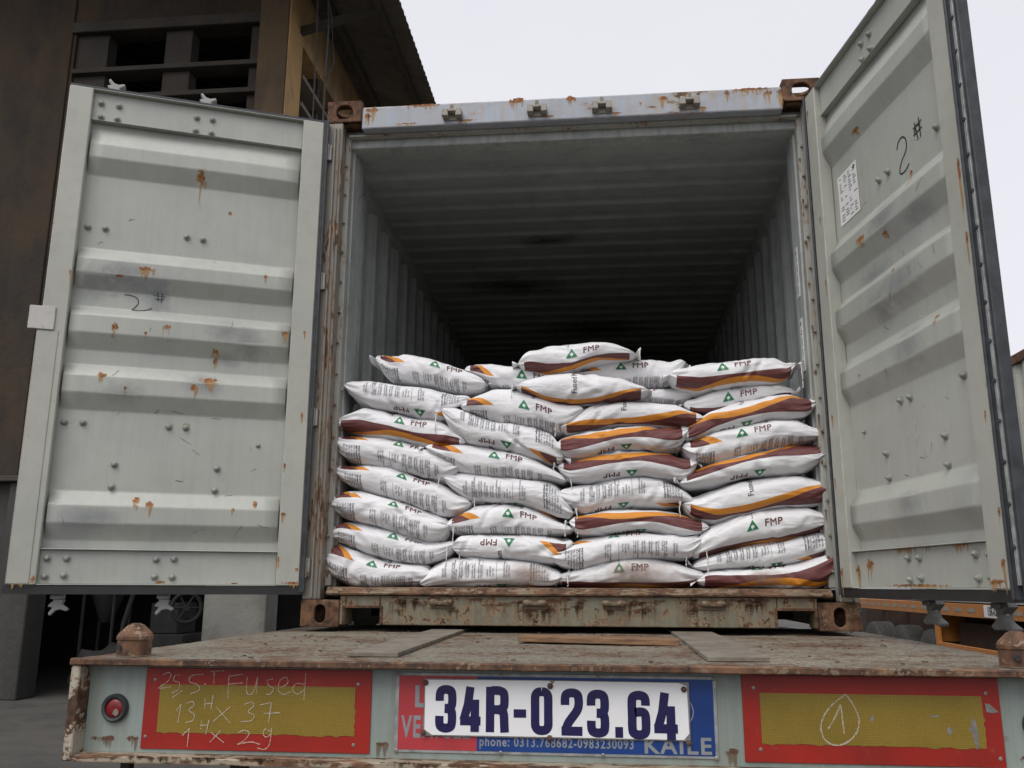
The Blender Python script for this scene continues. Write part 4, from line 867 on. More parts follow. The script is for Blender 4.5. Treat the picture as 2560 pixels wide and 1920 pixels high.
# board children were placed through absolute coordinates: their parent's mesh already carries the offset
def strokes(parent, S, fx, fz, w, name='chalk_writing'):
    m = MB()
    for ks, s in enumerate(S):
        f = lambda a, b: (a, YW-0.0058-0.00006*ks, b)
        pts = [(fx(a), fz(b)) for a, b in s]; pts = curve(pts, 5) if len(pts) > 2 else pts
        ribbon(m, pts, w, f, 0.16)
    return m.build(name, 'chalk', parent)
fx = lambda X: -1.1419 + (X-845)*0.0004977; fz = lambda Y: -0.0472 - (Y-440)*0.0004577
S = [[(945, 475), (975, 462), (992, 480), (970, 520), (925, 555), (1000, 545)], [(1045, 475), (1015, 480), (1012, 510), (1045, 520), (1040, 560), (1005, 580)], [(1065, 565), (1010, 608)],
     [(1180, 470), (1110, 480), (1105, 515), (1150, 530), (1165, 560), (1115, 583)], [(1190, 525), (1200, 528)], [(1222, 452), (1300, 448)], [(1243, 450), (1245, 522)],
     [(1330, 478), (1332, 608)], [(1330, 480), (1410, 465)], [(1328, 525), (1415, 515)], [(1437, 480), (1437, 560), (1455, 583), (1480, 560), (1495, 480)], [(1495, 480), (1495, 575)],
     [(1585, 490), (1555, 500), (1560, 525), (1590, 545), (1575, 575), (1550, 578)], [(1625, 540), (1670, 515), (1660, 480), (1625, 500), (1620, 555), (1650, 578), (1690, 560)], [(1765, 520), (1720, 515), (1700, 550), (1730, 575), (1765, 550)], [(1770, 455), (1768, 608)],
     [(1040, 683), (1065, 645)], [(1065, 645), (1055, 750)], [(1095, 640), (1130, 628), (1140, 650), (1112, 678), (1145, 700), (1140, 735), (1100, 748)], [(1203, 610), (1205, 668)], [(1247, 590), (1240, 672)], [(1200, 640), (1250, 635)],
     [(1270, 655), (1358, 748)], [(1350, 655), (1255, 742)], [(1432, 640), (1470, 625), (1485, 645), (1455, 680), (1490, 700), (1475, 730), (1415, 738)], [(1520, 640), (1585, 625)], [(1585, 625), (1575, 740)], [(1545, 688), (1635, 682)],
     [(1085, 825), (1125, 780)], [(1125, 780), (1120, 885)], [(1192, 735), (1190, 785)], [(1235, 730), (1222, 815)], [(1188, 762), (1232, 758)], [(1250, 800), (1330, 858)], [(1305, 790), (1250, 855)],
     [(1405, 800), (1440, 785), (1470, 800), (1445, 840), (1405, 865)], [(1405, 865), (1480, 850), (1535, 862)], [(1590, 790), (1560, 775), (1548, 800), (1565, 820), (1592, 805)], [(1594, 770), (1590, 850), (1565, 888), (1520, 882)]]
strokes(bL, S, fx, fz, 0.0026)
fx = lambda X: 0.4926 + (X-388)*0.0003897; fz = lambda Y: -0.0422 - (Y-635)*0.0003825
S = [[(1060, 758), (1000, 800), (940, 860), (905, 920), (893, 970), (905, 1030), (940, 1065), (985, 1078), (1040, 1065), (1100, 1020), (1135, 960), (1140, 900), (1125, 850), (1095, 790), (1065, 757), (1045, 765)], [(938, 975), (985, 905), (1030, 820)], [(1030, 820), (1035, 900), (1040, 1005)], [(1045, 1065), (1060, 1050)]]
strokes(bR, S, fx, fz, 0.0037)
m = MB()
for P in ([(1695, 955), (1712, 948), (1726, 965), (1722, 990), (1706, 1000), (1694, 980)], [(1858, 880), (1878, 920), (1885, 990), (1882, 1060), (1868, 1090), (1855, 1040), (1848, 985), (1830, 965), (1845, 940)], [(1212, 905), (1228, 880), (1238, 885), (1236, 915), (1220, 925)], [(1945, 795), (1975, 800), (2025, 850), (1985, 856), (1950, 850)], [(1585, 880), (1655, 876), (1650, 886), (1600, 890)], [(2045, 1000), (2068, 1000), (2062, 1012), (2046, 1010)]):
    m.prism([(fx(a), YW-0.0057, fz(b)) for a, b in P], (0, -0.0004, 0))
m.build('torn_spots', 'metal', bR)
# number plate on its red and blue backing board
m = MB(); m.box(-0.4290, 0.4290, YW-0.0035, YW-0.0005, -0.2530, -0.0480); bb = tp(m, 'backing_board', 'galv', bevel=0.001); bb['label'] = 'grey edged red and blue advertising board behind the plate'
m = MB(); m.box(-0.4190, -0.2045, YW-0.0042, YW-0.0036, -0.2455, -0.0560); m.build('red_field', 'board_red', bb)
m = MB(); m.box(-0.2043, 0.4200, YW-0.0042, YW-0.0036, -0.2455, -0.0560); m.build('blue_field', 'board_blue', bb)
def fit(m, body, x0, x1, z0, z1, y, bold=0.02):
    V, T = text2d(body, 0.1, bold, spacing=1.16 if len(body) > 1 else 1.0); lo, hi = V.min(0), V.max(0)
    m.tris([(x0+(p[0]-lo[0])/(hi[0]-lo[0])*(x1-x0), y, z0+(p[1]-lo[1])/(hi[1]-lo[1])*(z1-z0)) for p in V], T)
yt = YW-0.0046
for body, a in (('L', (-0.374, -0.340, -0.138, -0.081, yt, 0.03)), ('VEHICLE', (-0.411, -0.222, -0.216, -0.158, yt, 0.03)), ('phone: 0313.768682-0983230093', (-0.197, 0.210, -0.240, -0.208, yt, 0.02)), ('KAILE', (0.238, 0.411, -0.242, -0.200, yt, 0.025))):
    m = MB(); fit(m, body, *a); m.build('board_lettering', 'board_text', bb)
m = MB(); ribbon(m, [(0.330+0.037*math.cos(t*math.pi/24), -0.137+0.037*math.sin(t*math.pi/24)) for t in range(49)], 0.0025, lambda a, b: (a, yt, b)); m.build('board_ring', 'board_text', bb)
for x, z in ((-0.4225, -0.052), (-0.14, -0.053), (0.12, -0.053), (0.4225, -0.054), (-0.4225, -0.2485), (-0.14, -0.249), (0.13, -0.249), (0.4225, -0.250)):
    m = MB(); m.lathe([(0.0055, 0), (0.0055, 0.0018), (0.003, 0.003), (0.0025, 0.0015), (0, 0.0015)], (x, YW-0.0042, z), (0, -1, 0), 12); m.build('screw', 'metal', bb, smooth=True)
m = MB(); yp = YW-0.010
m.box(-0.3490, 0.3580, yp+0.0004, yp+0.0026, -0.2095, -0.0625); np_ = tp(m, 'number_plate', 'metal', bevel=0.0008)
P = [(-0.3455, -0.0655), (-0.33, -0.0660), (-0.01, -0.0640), (-0.002, -0.0740), (0.006, -0.0640), (0.330, -0.0650), (0.352, -0.0720), (0.3545, -0.1900), (0.340, -0.2060), (-0.002, -0.2055), (-0.325, -0.2060), (-0.3455, -0.1930)]
m = MB(); n = 40; m.prism([(a, yp, c) for a, c in P], (0, -0.0006, 0)); m.build('plate_film', 'plate_white', np_)
GL = {'3': [([(0, .70), (0, .84), (.08, .955), (.35, 1), (.65, 1), (.92, .955), (1, .84), (1, .66), (.93, .56), (.70, .515), (.40, .51)], 1), ([(.40, .505), (.70, .495), (.93, .45), (1, .34), (1, .16), (.92, .045), (.65, 0), (.35, 0), (.08, .045), (0, .16), (0, .31)], 1)],
 '4': [([(.48, 1.10), (.30, .62), (-.02, .20)], 0), ([(-.28, .19), (1.28, .19)], 0), ([(.84, -.10), (.84, .76)], 0)],
 'R': [([(0, -.10), (0, 1.10)], 0), ([(.1, 1), (.6, 1), (.92, .95), (1, .84), (1, .66), (.92, .55), (.6, .50), (.1, .50)], 1), ([(.55, .495), (.86, .46), (.97, .36), (1, .1), (1.03, -.10)], 1)],
 '0': [([(.5, 1), (.80, .98), (.97, .90), (1, .80), (1, .5), (1, .20), (.97, .10), (.80, .02), (.5, 0), (.20, .02), (.03, .10), (0, .20), (0, .5), (0, .80), (.03, .90), (.20, .98), (.5, 1)], 1)],
 '2': [([(0, .68), (0, .84), (.08, .955), (.35, 1), (.65, 1), (.92, .955), (1, .84), (1, .68), (.85, .52), (.25, .22), (.03, .02)], 1), ([(-.28, .0), (1.26, .0)], 0)],
 '6': [([(1, .74), (1, .86), (.92, .96), (.65, 1), (.35, 1), (.08, .955), (0, .84), (0, .5), (0, .16), (.08, .045), (.35, 0), (.65, 0), (.92, .045), (1, .16), (1, .42), (.92, .54), (.65, .58), (.2, .56)], 1)]}
def glyph(m, ch, x0, x1, z0, z1, y, w=0.0228):
    for k, (P, sm) in enumerate(GL[ch]):
        a0, a1, b0, b1 = x0+w/2, x1-w/2, z0+w/2, z1-w/2
        Q = [(a0+p*(a1-a0), b0+q*(b1-b0)) for p, q in P]
        ribbon(m, curve(Q, 5) if sm else Q, w, lambda a, b: (a, y-0.00025*k, b))
m = MB(); yq = yp-0.0011; gx = lambda X: -0.4285 + (X-208)*0.0004656; gz = lambda Y: -0.048 - (Y-462)*0.000445
for ch, a, b, t, u in (('3', 448, 570, 532, 802), ('4', 590, 715, 535, 800), ('R', 742, 873, 533, 800), ('-', 902, 974, 663, 711), ('0', 1001, 1125, 535, 806), ('2', 1172, 1298, 540, 806), ('3', 1320, 1445, 545, 812), ('.', 1478, 1522, 752, 812), ('6', 1550, 1675, 548, 818), ('4', 1695, 1828, 552, 824)):
    if ch in '-.': m.box(gx(a), gx(b), yq, yq+0.0004, gz(u), gz(t))
    else: glyph(m, ch, gx(a), gx(b), gz(u), gz(t), yq)
m.build('plate_number', 'plate_blue', np_)
for X, Y_ in ((388, 518), (1112, 528), (1868, 535), (380, 806), (1108, 822), (1885, 833)):
    m = MB(); m.lathe([(0.0085, 0), (0.0085, 0.0008), (0.0072, 0.001), (0.0072, 0.005), (0.004, 0.006), (0.0035, 0.009), (0, 0.0095)], (gx(X), yp-0.0008, gz(Y_)), (0, -1, 0), 6); m.build('bolt', 'rustybolt', np_)
for sx in (-1, 1):
    m = MB(); m.lathe([(0.038, 0), (0.038, 0.010), (0.033, 0.016), (0.0265, 0.014), (0.0255, 0.006)], (sx*1.2244, YW, -0.154), (0, -1, 0), 28); lamp = tp(m, 'tail_lamp', 'rubber', smooth=True)
    m = MB(); m.lathe([(0.0255, 0.004), (0.0245, 0.0095), (0.020, 0.0125), (0.010, 0.0140), (0, 0.0143)], (sx*1.2244, YW, -0.154), (0, -1, 0), 24); m.build('lens', 'lens', lamp, smooth=True)
    if sx < 0:
        m = MB(); r = random.Random(4)
        m.prism([(-1.2165+0.0095*math.cos(t)*r.uniform(.7, 1.2), YW-0.0135, -0.1640+0.0095*math.sin(t)*r.uniform(.7, 1.2)) for t in np.linspace(0, 5.9, 14)], (0, -0.0015, 0)); m.build('mud_patch', 'strip', lamp)
    # guide cone / twist lock
    cx, cy = sx*1.229, -1.425
    m = MB(); m.lathe([(0.050, -0.0195), (0.050, 0.024), (0.053, 0.026), (0.053, 0.036), (0.048, 0.044), (0.024, 0.066), (0.012, 0.0715), (0, 0.072)], (cx, cy, 0), (0, 0, 1), 8)
    tw = tp(m, 'twist_lock', 'cone', bevel=0.0025, seg=2)
    m = MB(); m.lathe([(0.0085, 0.0), (0.0085, 0.004), (0, 0.004)], (cx-sx*0.012*sx-0.010, cy-0.0475, 0.006), (0, -1, 0), 8); m.build('lock_hole', 'black', tw)
# loose board on the deck
wd = MB(); mt = Matrix.Translation((0.118, -0.665, 0)) @ Matrix.Rotation(-0.075, 4, 'Z') @ Matrix.Rotation(0.012, 4, 'Y')
wd.box(-0.285, 0.285, -0.065, 0.075, -0.016, 0.004, mt)
tag(wd.build('wooden_board', 'wood', None, bevel=0.002), 'loose brown wooden board lying on the trailer deck before the container', 'board')
tb = MB(); r = random.Random(11)
for i in range(90):
    x, y = r.uniform(-1.25, 1.25), r.uniform(-1.5, 0.3); s = r.uniform(0.003, 0.010)
    q = Matrix.Translation((x, y, -0.018)) @ Matrix.Rotation(r.uniform(0, 3), 4, 'Z')
    tb.prism([(-s, -s*.4, 0), (s*.2, -s*.7, 0), (s, 0, 0), (s*.3, s*.6, 0), (-s*.6, s*.4, 0)], (0, 0, 0.0015+s*.2), q)
o = tb.build('rust_flakes', 'lip', None); o['kind'] = 'stuff'; o['label'] = 'rust flakes and grit scattered over the trailer deck'
SACKS = [
    ('c1r1','A',(-0.92,0.281),0,[(-1.136,0.308,0.308),(-1.108,0.372,0.211),(-1.034,0.351,0.18),(-0.916,0.3,0.175),(-0.778,0.279,0.178),(-0.695,0.274,0.184),(-0.655,0.244,0.223)]),
    ('c1r2','A',(-0.826,0.404),0,[(-1.134,0.416,0.416),(-1.08,0.467,0.38),(-0.967,0.459,0.324),(-0.826,0.423,0.288),(-0.687,0.386,0.277),(-0.605,0.38,0.298),(-0.54,0.367,0.367)]),
    ('c1r3','A',(-0.829,0.553),0,[(-1.131,0.553,0.553),(-1.086,0.605,0.498),(-1.001,0.617,0.47),(-0.887,0.59,0.442),(-0.774,0.554,0.41),(-0.662,0.515,0.38),(-0.607,0.49,0.386),(-0.577,0.447,0.447)]),
    ('c1r4','A',(-0.797,0.685),0,[(-1.13,0.72,0.72),(-1.07,0.74,0.652),(-0.978,0.742,0.617),(-0.858,0.728,0.582),(-0.722,0.677,0.529),(-0.621,0.652,0.499),(-0.543,0.604,0.501),(-0.479,0.555,0.555)]),
    ('c1r5','A',(-0.819,0.839),0,[(-1.129,0.861,0.861),(-1.082,0.884,0.773),(-1.001,0.888,0.744),(-0.886,0.871,0.733),(-0.772,0.843,0.703),(-0.669,0.814,0.669),(-0.596,0.779,0.655),(-0.527,0.737,0.737)]),
    ('c1r6','B',(-0.815,0.95),0,[(-1.129,0.944,0.944),(-1.076,0.996,0.903),(-1.001,1.028,0.886),(-0.868,0.995,0.87),(-0.73,0.959,0.831),(-0.639,0.952,0.813),(-0.571,0.914,0.824),(-0.506,0.844,0.844)]),
    ('c1r7','a',(-0.72,0.985),0,[(-1.092,1.129,1.129),(-1.048,1.147,1.058),(-0.977,1.151,1.022),(-0.849,1.136,0.999),(-0.734,1.12,0.97),(-0.631,1.094,0.951),(-0.551,1.076,0.982),(-0.484,1.049,1.049)]),
    ('c1r8','A',(-0.655,1.228),0.05,[(-0.953,1.27,1.27),(-0.89,1.281,1.174),(-0.796,1.291,1.149),(-0.69,1.271,1.132),(-0.597,1.234,1.107),(-0.515,1.211,1.094),(-0.418,1.133,1.133)]),
    ('c2r1','a',(-0.32,0.18),0,[(-0.692,0.192,0.192),(-0.646,0.266,0.176),(-0.575,0.301,0.174),(-0.44,0.306,0.173),(-0.278,0.298,0.174),(-0.144,0.28,0.174),(-0.085,0.254,0.178),(-0.054,0.225,0.225)]),
    ('c2r2','a',(-0.287,0.378),0,[(-0.546,0.356,0.356),(-0.512,0.41,0.314),(-0.414,0.416,0.306),(-0.278,0.413,0.302),(-0.17,0.405,0.292),(-0.095,0.398,0.28),(-0.031,0.382,0.298),(-0.004,0.372,0.372)]),
    ('c2r3','A',(-0.293,0.508),0,[(-0.58,0.455,0.455),(-0.536,0.501,0.418),(-0.454,0.544,0.413),(-0.333,0.561,0.417),(-0.214,0.54,0.412),(-0.116,0.5,0.406),(-0.052,0.467,0.414),(-0.004,0.435,0.435)]),
    ('c2r4','a',(-0.28,0.552),0,[(-0.598,0.682,0.682),(-0.55,0.701,0.615),(-0.489,0.702,0.566),(-0.378,0.68,0.561),(-0.252,0.676,0.551),(-0.143,0.665,0.518),(-0.072,0.64,0.494),(-0.029,0.585,0.489),(-0.003,0.51,0.51)]),
    ('c2r5','A',(-0.359,0.779),0,[(-0.683,0.821,0.821),(-0.614,0.833,0.752),(-0.53,0.841,0.704),(-0.402,0.822,0.682),(-0.28,0.793,0.677),(-0.17,0.758,0.663),(-0.088,0.714,0.657),(-0.034,0.659,0.659)]),
    ('c2r6','a',(-0.302,0.822),0,[(-0.607,0.994,0.994),(-0.556,1.016,0.891),(-0.487,0.995,0.841),(-0.381,0.948,0.822),(-0.269,0.928,0.794),(-0.169,0.907,0.758),(-0.098,0.882,0.733),(-0.044,0.763,0.763)]),
    ('c2r7','A',(-0.219,1.01),0,[(-0.517,1.012,1.012),(-0.466,1.06,0.975),(-0.382,1.1,0.945),(-0.253,1.098,0.924),(-0.141,1.066,0.902),(-0.07,1.025,0.888),(-0.014,1.013,0.901),(0.052,0.989,0.989)]),
    ('c2r8','A',(-0.235,1.17),0.05,[(-0.51,1.208,1.208),(-0.458,1.234,1.163),(-0.389,1.238,1.124),(-0.275,1.231,1.11),(-0.144,1.201,1.105),(-0.06,1.173,1.098),(0.008,1.143,1.143)]),
    ('c3r1','B',(0.207,0.261),0,[(-0.08,0.215,0.215),(-0.033,0.242,0.183),(0.08,0.277,0.175),(0.211,0.304,0.173),(0.352,0.306,0.173),(0.463,0.289,0.177),(0.538,0.261,0.189),(0.585,0.229,0.229)]),
    ('c3r2','A',(0.187,0.404),0,[(-0.095,0.314,0.314),(-0.05,0.356,0.268),(0.034,0.386,0.255),(0.16,0.407,0.289),(0.309,0.417,0.307),(0.438,0.412,0.299),(0.52,0.4,0.301),(0.574,0.386,0.386)]),
    ('c3r3','b',(0.31,0.43),0,[(-0.009,0.467,0.467),(0.036,0.494,0.407),(0.144,0.52,0.409),(0.264,0.53,0.427),(0.383,0.525,0.426),(0.489,0.504,0.405),(0.559,0.477,0.403),(0.609,0.443,0.443)]),
    ('c3r4','a',(0.234,0.544),0,[(-0.057,0.597,0.597),(-0.017,0.63,0.53),(0.062,0.642,0.507),(0.177,0.665,0.529),(0.297,0.675,0.542),(0.417,0.663,0.531),(0.493,0.624,0.543),(0.546,0.561,0.561)]),
    ('c3r5','b',(0.275,0.688),0,[(-0.059,0.722,0.722),(-0.01,0.749,0.66),(0.088,0.779,0.647),(0.222,0.796,0.67),(0.331,0.795,0.675),(0.438,0.782,0.654),(0.516,0.756,0.65),(0.568,0.733,0.733)]),
    ('c3r6','b',(0.252,0.808),0,[(-0.07,0.815,0.815),(-0.027,0.858,0.756),(0.077,0.885,0.758),(0.212,0.906,0.793),(0.334,0.912,0.801),(0.431,0.909,0.786),(0.497,0.898,0.802),(0.535,0.888,0.888)]),
    ('c3r7','b',(0.314,0.908),0,[(-0.045,0.905,0.905),(0.005,0.955,0.882),(0.092,1.013,0.891),(0.227,1.029,0.911),(0.374,1.028,0.912),(0.489,1.015,0.9),(0.561,0.975,0.91),(0.605,0.942,0.942)]),
    ('c3r8','b',(0.085,1.005),-0.02,[(-0.254,1.101,1.101),(-0.217,1.132,1.072),(-0.13,1.156,1.024),(0.001,1.162,1.01),(0.125,1.156,1.015),(0.236,1.137,1.027),(0.315,1.103,1.037),(0.353,1.071,1.071)]),
    ('c3r9','A',(0.239,1.218),0.1,[(-0.002,1.185,1.185),(0.068,1.226,1.144),(0.189,1.257,1.126),(0.316,1.259,1.115),(0.41,1.257,1.113),(0.473,1.235,1.121),(0.541,1.236,1.236)]),
    ('c3r8b','A',(0.279,1.099),0.1,[(0.092,1.078,1.078),(0.155,1.104,1.039),(0.281,1.118,1.024),(0.407,1.117,1.034),(0.5,1.11,1.027),(0.557,1.103,1.045),(0.595,1.099,1.099)]),
    ('top','B',(0.006,1.255),0.0,[(-0.244,1.218,1.218),(-0.2,1.286,1.192),(-0.111,1.309,1.176),(0.002,1.312,1.184),(0.109,1.325,1.221),(0.19,1.314,1.234),(0.259,1.289,1.24),(0.297,1.256,1.256)]),
    ('c4r1','B',(0.812,0.258),0,[(0.555,0.206,0.206),(0.607,0.246,0.177),(0.723,0.257,0.173),(0.866,0.264,0.172),(0.981,0.284,0.17),(1.067,0.313,0.171),(1.131,0.328,0.208),(1.158,0.328,0.328)]),
    ('c4r2','a',(0.9,0.279),0,[(0.543,0.269,0.269),(0.599,0.313,0.251),(0.698,0.342,0.254),(0.843,0.374,0.263),(0.971,0.4,0.279),(1.063,0.417,0.302),(1.121,0.414,0.328),(1.152,0.374,0.374)]),
    ('c4r3','B',(0.8,0.446),0,[(0.537,0.327,0.327),(0.591,0.427,0.315),(0.692,0.474,0.342),(0.827,0.519,0.373),(0.955,0.536,0.388),(1.059,0.53,0.414),(1.123,0.504,0.443),(1.151,0.472,0.472)]),
    ('c4r4','b',(0.837,0.495),0,[(0.51,0.546,0.546),(0.562,0.575,0.48),(0.645,0.608,0.461),(0.77,0.646,0.492),(0.905,0.67,0.523),(1.022,0.678,0.534),(1.103,0.658,0.544),(1.159,0.601,0.601)]),
    ('c4r5','b',(0.847,0.684),0,[(0.498,0.641,0.641),(0.556,0.698,0.62),(0.645,0.731,0.628),(0.777,0.769,0.663),(0.914,0.801,0.676),(1.031,0.816,0.684),(1.108,0.813,0.718),(1.149,0.789,0.789)]),
    ('c4r6','A',(0.776,0.868),0,[(0.514,0.805,0.805),(0.561,0.845,0.735),(0.645,0.884,0.731),(0.784,0.914,0.769),(0.921,0.93,0.799),(1.033,0.926,0.816),(1.103,0.896,0.829),(1.146,0.856,0.856)]),
    ('c4r7','b',(0.802,0.913),0,[(0.515,0.858,0.858),(0.564,0.925,0.835),(0.638,0.98,0.859),(0.772,1.015,0.899),(0.904,1.044,0.923),(0.999,1.05,0.93),(1.07,1.023,0.942),(1.12,1.004,1.004)]),
    ('c4r8','B',(0.73,1.043),0.05,[(0.532,1.016,1.016),(0.574,1.047,0.971),(0.66,1.084,0.967),(0.783,1.106,0.993),(0.905,1.113,1.023),(0.978,1.105,1.044),(1.035,1.065,1.065)]),
    ('c4r9','B',(0.704,1.178),0,[(0.468,1.15,1.15),(0.507,1.177,1.092),(0.593,1.198,1.068),(0.727,1.217,1.085),(0.86,1.232,1.098),(0.95,1.229,1.103),(1.004,1.199,1.124),(1.035,1.192,1.192)]),
]
# ================================================================== the sacks
class Sack:
    def __init__(s, st, yf, seed):
        s.r = random.Random(seed); r = s.r
        X = np.array([p[0] for p in st]); T_ = np.array([p[1] for p in st]); B_ = np.array([p[2] for p in st])
        X = X.copy(); X[0] -= 0.007; X[-1] += 0.007; s.x0, s.x1 = X[0], X[-1]; s.L = s.x1 - s.x0; p = (X - s.x0)/s.L
        g = np.linspace(0, 1, 241); C_ = (T_+B_)/2; H_ = (T_-B_)/2
        zc = np.interp(g, p, C_); h = np.interp(g, p, H_)
        i0 = g < p[1]; i1 = g > p[-2]
        h[i0] = H_[1]*np.clip(g[i0]/p[1], 0, 1)**0.42; h[i1] = H_[-2]*np.clip((1-g[i1])/(1-p[-2]), 0, 1)**0.42
        h = h*1.11 + 0.001
        k = np.hanning(25); k /= k.sum()
        def sm(v, ends=True):
            w = np.concatenate([2*v[0]-v[12:0:-1], v, 2*v[-1]-v[-2:-14:-1]]); return np.convolve(w, k, 'same')[12:-12]
        s.g = g; s.zc = sm(zc); hs_ = 0.6*sm(h)+0.4*h; s.h = np.maximum(0.0, hs_); s.h[0] = s.h[-1] = 0.001; s.hm = s.h.max()
        s.fl = (r.uniform(-1.2, 1.2), r.uniform(-1.2, 1.2)); s.fj = (r.uniform(0.1, 0.9), r.uniform(0.1, 0.9)); s.yf = yf; s.A = 0.19; s.ph = [r.uniform(0, 6.28) for _ in range(16)]
        s.cre = [(r.uniform(0.1, 0.9), r.uniform(-1.2, 1.6), r.uniform(-1.2, 1.2), r.uniform(0.002, 0.0070), r.uniform(0.009, 0.020), r.uniform(0.05, 0.13)) for _ in range(r.randint(7, 13))]
        th = np.linspace(-math.pi, math.pi, 721); P = s.raw(np.full_like(th, 0.5), th)
        d = np.sqrt((np.diff(P, axis=0)**2).sum(1)); a = np.concatenate([[0], np.cumsum(d)]); a -= a[360]; s.th, s.arc = th, a; s.G = a[-1]-a[0]
    def raw(s, p, th):
        q = np.clip(p, 0, 1); h = np.interp(q, s.g, s.h); zc = np.interp(q, s.g, s.zc); out = np.maximum(0, np.maximum(-p, p-1))*s.L
        e = np.clip(h/(s.hm*0.75), 0, 1); a = s.A*(0.80+0.20*np.sqrt(e)) - 0.25*out; h = np.maximum(h, 0.0018)
        C, S_ = np.cos(th), np.sin(th); ex = 0.70
        y = s.yf + s.A - a*np.sign(C)*np.abs(C)**ex; z = zc + h*np.sign(S_)*np.abs(S_)**ex
        z = z + out*0.55*np.sin(th*2.0+s.ph[0]+p*3)*1.0 + out*np.where(p < 0.5, s.fl[0], s.fl[1])
        y = y - out*np.where(p < 0.5, s.fj[0], s.fj[1])
        return np.stack([s.x0 + p*s.L, y, z], -1)
    def surf(s, p, th, off=0.0):
        P = s.raw(p, th); C, S_ = np.cos(th), np.sin(th); ph = s.ph
        q = np.clip(p, 0, 1); h = np.interp(q, s.g, s.h); e = np.clip(h/s.hm, 0, 1)
        d0 = np.minimum(q, 1-q)*s.L; x = p*s.L
        d = 0.0030*np.sin(9*x+ph[1]+2*th) + 0.0022*np.sin(23*x-3*th+ph[2]) + 0.0012*np.sin(41*x+5*th+ph[3])*np.sin(17*x+ph[4])
        fan = np.exp(-d0/0.060)*np.clip(d0/0.010, 0, 1)*1.55
        d = d + fan*(0.0050*(1-2*np.abs(np.sin(5.5*th+ph[5]+6*x))) + 0.0036*(1-2*np.abs(np.sin(9.5*th+ph[6]-9*x))) + 0.0022*np.sin(31*th+ph[7]))
        for cx, ct, an, am, w, ln in s.cre:
            u_ = (p-cx)*s.L; v_ = (th-ct)*0.11; a_ = u_*math.cos(an)+v_*math.sin(an); b_ = -u_*math.sin(an)+v_*math.cos(an)
            d = d - am*np.exp(-(b_/w)**2 - (a_/ln)**2) + 0.6*am*np.exp(-((b_-w*1.5)/w)**2 - (a_/ln)**2)
        d = d*np.clip(e*1.6, 0.12, 1) + off
        P = P.copy(); P[..., 1] -= d*C; P[..., 2] += d*S_; return P
    def theta(s, v): return np.interp(v, s.arc, s.th)
    def v_of(s, x, z):
        p = (x-s.x0)/s.L; zc = np.interp(p, s.g, s.zc); h = np.interp(p, s.g, s.h); q = np.clip((z-zc)/h, -0.97, 0.97)
        th = math.asin(math.copysign(abs(q)**(1/0.70), q)); return float(np.interp(th, s.th, s.arc))
def lines(items, u, w0, size, pitch):
    """small print running down (rotated -90 deg); items: rows placed from u leftwards"""
    out = []
    for i, tx in enumerate(items):
        if not tx: continue
        bold = 0.03 if tx.startswith('*') else 0.005; tx = tx.lstrip('*')
        V, T = text2d(tx, size, bold, 0.012, align='LEFT'); out.append((np.stack([u - i*pitch + V[:, 1], w0 - V[:, 0]], 1), T))
    return out
BLOCK = [(['*Importer/Distributor:', '*Agromate (M) Sdn Bhd', 'M-3-2 Plaza Damansara', 'No. 42, Jalan Medan', '47810 Kuala Lumpur', 'Tel: 603 7666 6', 'Batch No.'], 0.125, -0.052, 0.0125, 0.0125),
         (['Agromate Emergency', 'No. Assistance', '+603 7666 6'], 0.232, -0.060, 0.0115, 0.0115),
         (['Hazard', 'Phosphate', 'Cas. No.'], 0.300, -0.064, 0.011, 0.013),
         (['\u2022 Harmful if swallowed', '  Mengandungi'], 0.335, -0.050, 0.0115, 0.010), (['\u2022 Harmful dust', '  Memudaratkan'], 0.361, -0.050, 0.0115, 0.010), (['\u2022 Causes irritation', '  Menyebabkan'], 0.387, -0.050, 0.0115, 0.010),
         (['\u2022 Causes eye harm', '  Menjejaskan mata'], 0.413, -0.050, 0.0115, 0.010), (['\u2022 May cause cough', '  Mungkin menyebabkan', '  Penafasan'], 0.443, -0.046, 0.0115, 0.009), (['HAZARD', 'PERVENTION'], 0.480, -0.060, 0.0115, 0.0115)]
def disc(cx, cy, r, n=10): return (np.array([(cx, cy)] + [(cx+r*math.cos(2*math.pi*i/n), cy+r*math.sin(2*math.pi*i/n)) for i in range(n)]), [[0, 1+i, 1+(i+1) % n] for i in range(n)])
def triangle(w, h, n=6):
    V, T = [], []; idx = {}
    for i in range(n+1):
        for j in range(n+1-i): idx[i, j] = len(V); V.append((-w/2 + w*(i+j*0.5)/n, -h*0.42 + h*j/n))
    for i in range(n):
        for j in range(n-i):
            T.append([idx[i, j], idx[i+1, j], idx[i, j+1]])
            if j < n-i-1: T.append([idx[i+1, j], idx[i+1, j+1], idx[i, j+1]])
    return np.array(V), T
ORD = ['first', 'second', 'third', 'fourth', 'fifth', 'sixth', 'seventh', 'eighth', 'ninth']
